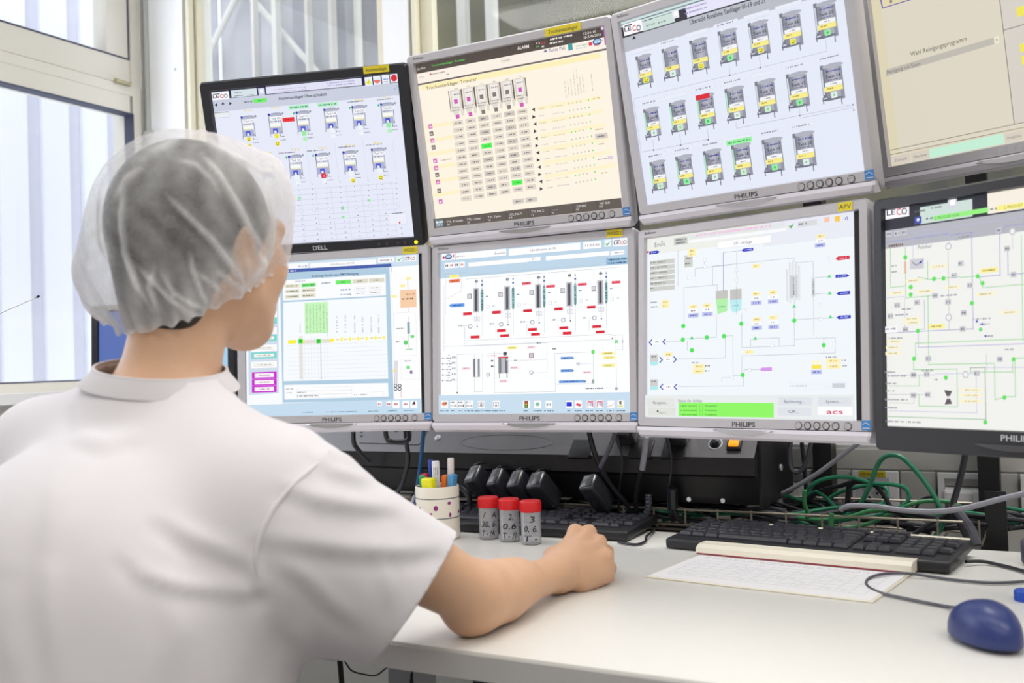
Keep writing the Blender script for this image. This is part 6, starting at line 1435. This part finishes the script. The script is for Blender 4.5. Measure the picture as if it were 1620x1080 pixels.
facing = np.einsum('ij,ij->i', Nn, V - np.array([0, 0, CAM_Z])) < .0
FOLDS = [([(262, 308), (300, 345), (335, 380), (368, 425), (392, 462)], 5, 1.0), ([(318, 245), (345, 275), (372, 320), (395, 365), (420, 400)], 6, .9), ([(195, 300), (192, 340), (196, 400), (215, 450), (240, 490)], 5, .9), ([(160, 300), (155, 345), (160, 380), (175, 420)], 6, .8), ([(215, 420), (250, 455), (290, 490), (310, 505)], 5, .8),
    ([(255, 430), (275, 465), (300, 480), (325, 490)], 4.5, .7), ([(300, 400), (305, 430), (318, 465), (330, 482)], 4.5, .8), ([(310, 430), (335, 450), (355, 465)], 4, .6), ([(345, 430), (370, 450), (388, 466)], 5, .8), ([(280, 255), (310, 262), (335, 285), (350, 310)], 5, .5), ([(230, 262), (200, 285), (180, 320)], 6, .6), ([(330, 225), (375, 250), (405, 285)], 7, .6), ([(425, 290), (430, 340), (425, 400), (405, 440)], 8, .8), ([(400, 385), (415, 420), (400, 450)], 6, .7), ([(245, 420), (235, 455), (250, 490)], 5, .6), ([(365, 250), (400, 265), (430, 275)], 6, .6), ([(290, 215), (250, 235), (215, 262)], 8, .5)]
attr = np.full(len(V), .285); bump_ = np.zeros(len(V))
for line, w, amp in FOLDS:
    d, t = polydist(px, line); e = np.exp(-(d / (w * .8)) ** 2) * np.sin(np.clip(t * 1.02, .02, .98) * math.pi) ** .5 * amp * facing
    attr += e * .72; bump_ += e * .0042
# loose net edge: doubled fabric, with window light put into its white
rng2 = np.random.RandomState(4); ph = np.arctan2(V[:, 1] - HC[1], V[:, 0] - HC[0]); zz = V[:, 2] - HC[2]
low = np.clip((.0 - zz) / .10, 0, 1)
bump_ += low ** 2 * .004 * np.sin(ph * 23 + 3 * np.sin(ph * 5)) + low * .002 * np.sin(ph * 41 + zz * 60)
bump_ += .0016 * np.sin(ph * 13 + zz * 40 + 2 * np.sin(zz * 30)) * np.sin(zz * 26 + ph * 3)
slack = np.linalg.norm((V - HC - np.array([0, -.018, .022])) / np.array([.081, .10, .10]), axis=1) - 1
attr += .30 * np.clip((slack - .10) / .35, 0, 1) + .11 * np.sin(ph * 17 + zz * 35 + 2 * np.sin(zz * 50)) * np.sin(ph * 7 + 4 * np.sin(zz * 24))
attr += .10 * low + .13 * np.clip((zz - .075) / .06, 0, 1)
V = V + Nn * bump_[:, None]
o = npmesh('hair_net', V, Q, 'net', wk, attr)
# cut the net open along its rim
bm = bmesh.new(); bm.from_mesh(o.data)
pA, pB, pC = cpt(168, 508, -.02), cpt(305, 503, -.10), cpt(440, 427, .0)
nv = np.cross(pB - pA, pC - pA); nv = nv / np.linalg.norm(nv); nv = nv if nv[2] < 0 else -nv
bmesh.ops.bisect_plane(bm, geom=bm.verts[:] + bm.edges[:] + bm.faces[:], plane_co=pA, plane_no=nv, clear_outer=True)
rimv = [v for v in bm.verts if v.is_boundary]
lv = bm.verts.layers.float.get('fold')
for v in rimv:
    a_ = math.atan2(v.co.y - HC[1], v.co.x - HC[0]); w_ = math.sin(a_ * 31 + 2 * math.sin(a_ * 7)); v.co += Vector(nv) * (.0022 * w_ + .002)
    if lv: v[lv] = .85
bm.to_mesh(o.data); bm.free()

# T-shirt
def clothmat():
    m = mat('white cotton jersey', (216, 212, 216), .9, noise=.012, nscale=14, bump=.10, bscale=900)
    b = m.node_tree.nodes['Principled BSDF']; b.inputs['Sheen Weight'].default_value = .15; return m
M['shirt'] = clothmat()
f = Field((-1.42, .18, .42), (-.42, 1.16, 1.16), .0052)
UD = (ER - SR) / np.linalg.norm(ER - SR)
f.cone(NKB + (0, -.025, -.195), (-.865, .665, .80), .172, .172, .06, sc=(1, 1.28, 1)); f.cone((-.865, .665, .80), (-.865, .585, .55), .178, .195, .06, sc=(1, 1.15, 1))
f.cone((-.85, .72, .80), (-.85, .68, .56), .15, .17, .06, sc=(1, 1, 1))
f.cone(SR + (-.06, -.006, -.03), SL + (.05, 0, -.03), .078, .078, .06); f.cone(NKB + (.02, -.008, -.050), SR + (-.03, 0, .0), .058, .054, .05); f.cone(NKB + (-.02, -.008, -.036), SL + (.02, 0, .004), .056, .054, .05)
f.cone(NKB + (0, -.010, -.03), NKB + (0, .006, .05), .070, .064, .03)
HB = np.array(at_depth(600, 1000, 1.06)); HT = SR + UD * .26
f.cone(SR + (.0, 0, -.004), SR + UD * .34, .060, .049, .04); f.cone(SR + (0, -.02, -.06), HB + UD * .09 + (0, 0, .012), .062, .040, .05); f.cone(SR + (-.02, -.01, -.03), SR + UD * .20 + (-.01, -.02, -.05), .07, .055, .05)
f.cone(SL, SL + (EL - SL) * .95, .058, .068, .04)
V, Q = f.mesh(5); ed = f.edges; del f
Nn = normals(V, Q); px, dep = project(V); facing = np.einsum('ij,ij->i', Nn, V - np.array([0, 0, CAM_Z])) < .05
SF = [  # traced folds: line, half width px, height m
    ([(115, 640), (125, 690), (160, 705), (215, 690)], 12, .006), ([(85, 690), (80, 800), (70, 940), (75, 1070)], 18, .008), ([(160, 720), (110, 790), (90, 860)], 18, .005), 
    ([(195, 880), (225, 910), (290, 930), (370, 936), (412, 940)], 9, .010), ([(255, 820), (300, 850), (350, 870), (390, 890)], 13, .008), ([(400, 850), (390, 880), (400, 910), (420, 940)], 8, .006),
    ([(410, 852), (480, 860), (560, 870), (640, 872), (690, 868)], 12, .010), ([(450, 770), (500, 790), (560, 800), (625, 806)], 11, .009), ([(495, 712), (520, 740), (570, 755), (607, 752)], 10, .006), ([(430, 880), (480, 910), (520, 950), (560, 985)], 13, .006), ([(590, 870), (610, 920), (615, 960)], 11, .004), ([(520, 720), (545, 725), (590, 745)], 8, .005),
    ([(450, 985), (470, 1010), (460, 1070)], 16, .005), ([(390, 950), (400, 1010), (395, 1075)], 18, .005), ([(260, 940), (280, 1000), (270, 1070)], 25, .005), ([(440, 630), (465, 655), (500, 690)], 10, .004), ([(20, 900), (10, 1000), (12, 1080)], 16, .006)]
disp = np.zeros(len(V))
for line, w, amp in SF:
    d, t = polydist(px, line); disp += np.exp(-(d / w) ** 2) * np.sin(np.clip(t, .04, .96) * math.pi) ** .6 * amp * facing
    d2, _ = polydist(px + np.array([w * .3, -w * 1.25]), line); disp -= np.exp(-(d2 / w) ** 2) * amp * .55 * facing
# armhole seam, sleeve side
seam = [(540, 696), (500, 735), (460, 770), (428, 810), (410, 850), (402, 890), (415, 935)]
disp *= .95
d, t = polydist(px, seam); disp += (np.exp(-(d / 4.5) ** 2) * .0042 - np.exp(-((d - 10) / 5) ** 2) * .0022) * facing
V = V + Nn * disp[:, None]; 
for _ in range(7): V = relax(V, ed, .5)
o = npmesh('t_shirt', V, Q, 'shirt', wk)
bm = bmesh.new(); bm.from_mesh(o.data)
def cut(co, no, sel):
    fs = [fc for fc in bm.faces if sel(fc.calc_center_median())]; es = {e for fc in fs for e in fc.edges}; vs = {v for fc in fs for v in fc.verts}
    bmesh.ops.bisect_plane(bm, geom=list(vs) + list(es) + fs, plane_co=co, plane_no=no, clear_outer=True)
cut((0, 0, .50), (0, 0, -1), lambda c: c.z < .56)
hA, hB = np.array(at_depth(708, 872, 1.10)), np.array(at_depth(572, 1045, 1.02)); vw = (hA + hB) / 2 - np.array([0, 0, CAM_Z])
hn = np.cross(hB - hA, vw); hn /= np.linalg.norm(hn); hn = hn if hn @ UD > 0 else -hn
hn = hn * .93 + UD * .25; hn /= np.linalg.norm(hn)
cut(hA, hn, lambda c: c.x > -.74 and c.y > .72)
cut(SL + (EL - SL) * .80, EL - SL, lambda c: c.x < -1.0 and c.y > .80)
nA, nB, nC = np.array(at_depth(137, 562, 1.16)), np.array(at_depth(212, 592, 1.06)), np.array(at_depth(352, 580, 1.14))
nn = np.cross(nB - nA, nC - nA); nn /= np.linalg.norm(nn); nn = nn if nn[2] > 0 else -nn
cut(nB, nn, lambda c: c.z > 1.0 and abs(c.x - NKB[0]) < .17)
for v in bm.verts: v.select = v.is_boundary
loose = [v for v in bm.verts if not v.link_faces]; bmesh.ops.delete(bm, geom=loose, context='VERTS')
# keep the largest piece
bm.verts.ensure_lookup_table(); seen = set(); comps = []
for v in bm.verts:
    if v in seen: continue
    st = [v]; seen.add(v); cp = []
    while st:
        a_ = st.pop(); cp.append(a_)
        for e in a_.link_edges:
            b_ = e.other_vert(a_)
            if b_ not in seen: seen.add(b_); st.append(b_)
    comps.append(cp)
comps.sort(key=len); bmesh.ops.delete(bm, geom=[v for cp in comps[:-1] for v in cp], context='VERTS')
bnd = [e for e in bm.edges if e.is_boundary]
rims = []
left = set(bnd)
while left:
    e = left.pop(); lp = [e.verts[0], e.verts[1]]
    while True:
        nx = [q for q in lp[-1].link_edges if q in left]
        if not nx: break
        left.discard(nx[0]); lp.append(nx[0].other_vert(lp[-1]))
    rims.append([Vector(v.co) for v in lp])
bm.to_mesh(o.data); bm.free()
Nn = normals(V, Q); fr_ = np.where(facing)[0]
sp = []
for (x0, y0), (x1, y1) in zip(seam, seam[1:]):
    for t_ in (0, .5):
        tq = np.array([x0 + (x1 - x0) * t_, y0 + (y1 - y0) * t_]); i_ = fr_[np.argsort(np.linalg.norm(px[fr_] - tq, axis=1))[:12]]
        sp.append(Vector(V[i_].mean(0) + Nn[i_].mean(0) * .0008))
sp = sp[1:]
sp = [sp[0]] + [(sp[i - 1] + sp[i] * 2 + sp[i + 1]) / 4 for i in range(1, len(sp) - 1)] + [sp[-1]]
mb = MB(); mb.tube(sp, lambda t: .0024 * min(1, .35 + 4 * t, .35 + 4 * (1 - t)), 8, 6); mb.build('armhole_seam', 'shirt', o)
md = o.modifiers.new('thickness', 'SOLIDIFY'); md.thickness = .0022; md.offset = -1
wl = Vector(wk.location)
rims = [r_ for r_ in rims if len(r_) > 30]
for r_ in rims:
    c_ = sum(r_, Vector()) / len(r_)
    if c_.z > 1.0:
        # ribbed collar band
        mb = MB(); c0 = c_
        lp = [p for p in r_[::2]]
        if (lp[0] - lp[-1]).length < .004: lp = lp[:-1]
        n_ = len(lp); sm_ = [sum((lp[(i + j) % n_] for j in range(-4, 5)), Vector()) / 9 for i in range(n_)]
        up_ = Vector(nn); loops_ = []
        for dz, dr in ((-.016, .0016), (-.014, .0030), (0, .0028), (.004, .0018), (.004, -.001), (-.004, -.0015), (-.016, -.001)):
            loops_.append([p + up_ * dz + (p - c0).normalized() * (dr + (.0135 * (-dz / .016) if dz < 0 else 0)) for p in sm_])
        mb.loops(loops_, smooth=True); mb.build('collar', 'shirt', o)
for q_ in wk.children:
    pass

# trousers, shoes, chair (under the desk, out of the picture)
M['trouser'] = mat('white work trousers', (214, 212, 214), .85, noise=.02, bump=.1, bscale=500)
f = Field((-1.20, .30, .06), (-.54, 1.20, .80), .008)
for sx in (-1, 1):
    hip = np.array([-.87 + sx * .09, .58, .54]); kn = np.array([-.87 + sx * .13, 1.02, .55]); an_ = np.array([-.87 + sx * .13, .98, .10])
    f.cone(hip, kn, .102, .080, .05); f.cone(kn, an_, .076, .062, .03)
f.cone((-.95, .57, .60), (-.79, .57, .60), .135, .135, .05)
V, Q = f.mesh(3); npmesh('trousers', V, Q, 'trouser', wk)
M['shoe'] = mat('white work shoe', (226, 226, 226), .5, noise=.02)
f = Field((-1.16, .84, -.01), (-.58, 1.26, .16), .006)
for sx in (-1, 1):
    x = -.87 + sx * .13; f.cone((x, .93, .050), (x, 1.13, .040), .046, .036, .03); f.cone((x, .95, .06), (x, .96, .11), .048, .050, .02)
f.put((-2, 0, -.1), (0, 2, .02), lambda P: P[..., 2] - .004, .004, 'sub')
V, Q = f.mesh(2); npmesh('shoes', V, Q, 'shoe', wk)
ch = thing('office_chair', 'grey office chair the worker sits on, hidden below the desk edge', 'chair', (-.87, .60, 0))
mb = MB(); mb.rbox((0, .02, .405), (.48, .46, .07), .03); mb.build('seat', 'dgcable', ch)
mb = MB(); mb.rbox((0, -.275, .60), (.40, .045, .20), .02); mb.build('backrest', 'dgcable', ch)
mb = MB(); mb.box((0, -.262, .44), (.06, .012, .20)); mb.build('back_support', 'black', ch)
mb = MB(); mb.cyl((0, 0, .08), (0, 0, .375), .028, 16); mb.build('gas_column', 'black', ch)
for i in range(5):
    a_ = rad(72 * i + 18); e_ = Vector((math.cos(a_), math.sin(a_), 0)) * .29
    mb = MB(); mb.tube([Vector((0, 0, .10)), e_ * .5 + Vector((0, 0, .09)), e_ + Vector((0, 0, .07))], .017, 8, 3); l_ = mb.build('leg', 'black', ch)
    mb = MB(); n_ = Vector((-math.sin(a_), math.cos(a_), 0)); mb.cyl(e_ + Vector((0, 0, .029)) - n_ * .014, e_ + Vector((0, 0, .029)) + n_ * .014, .029, 18); mb.build('castor', 'black', l_)
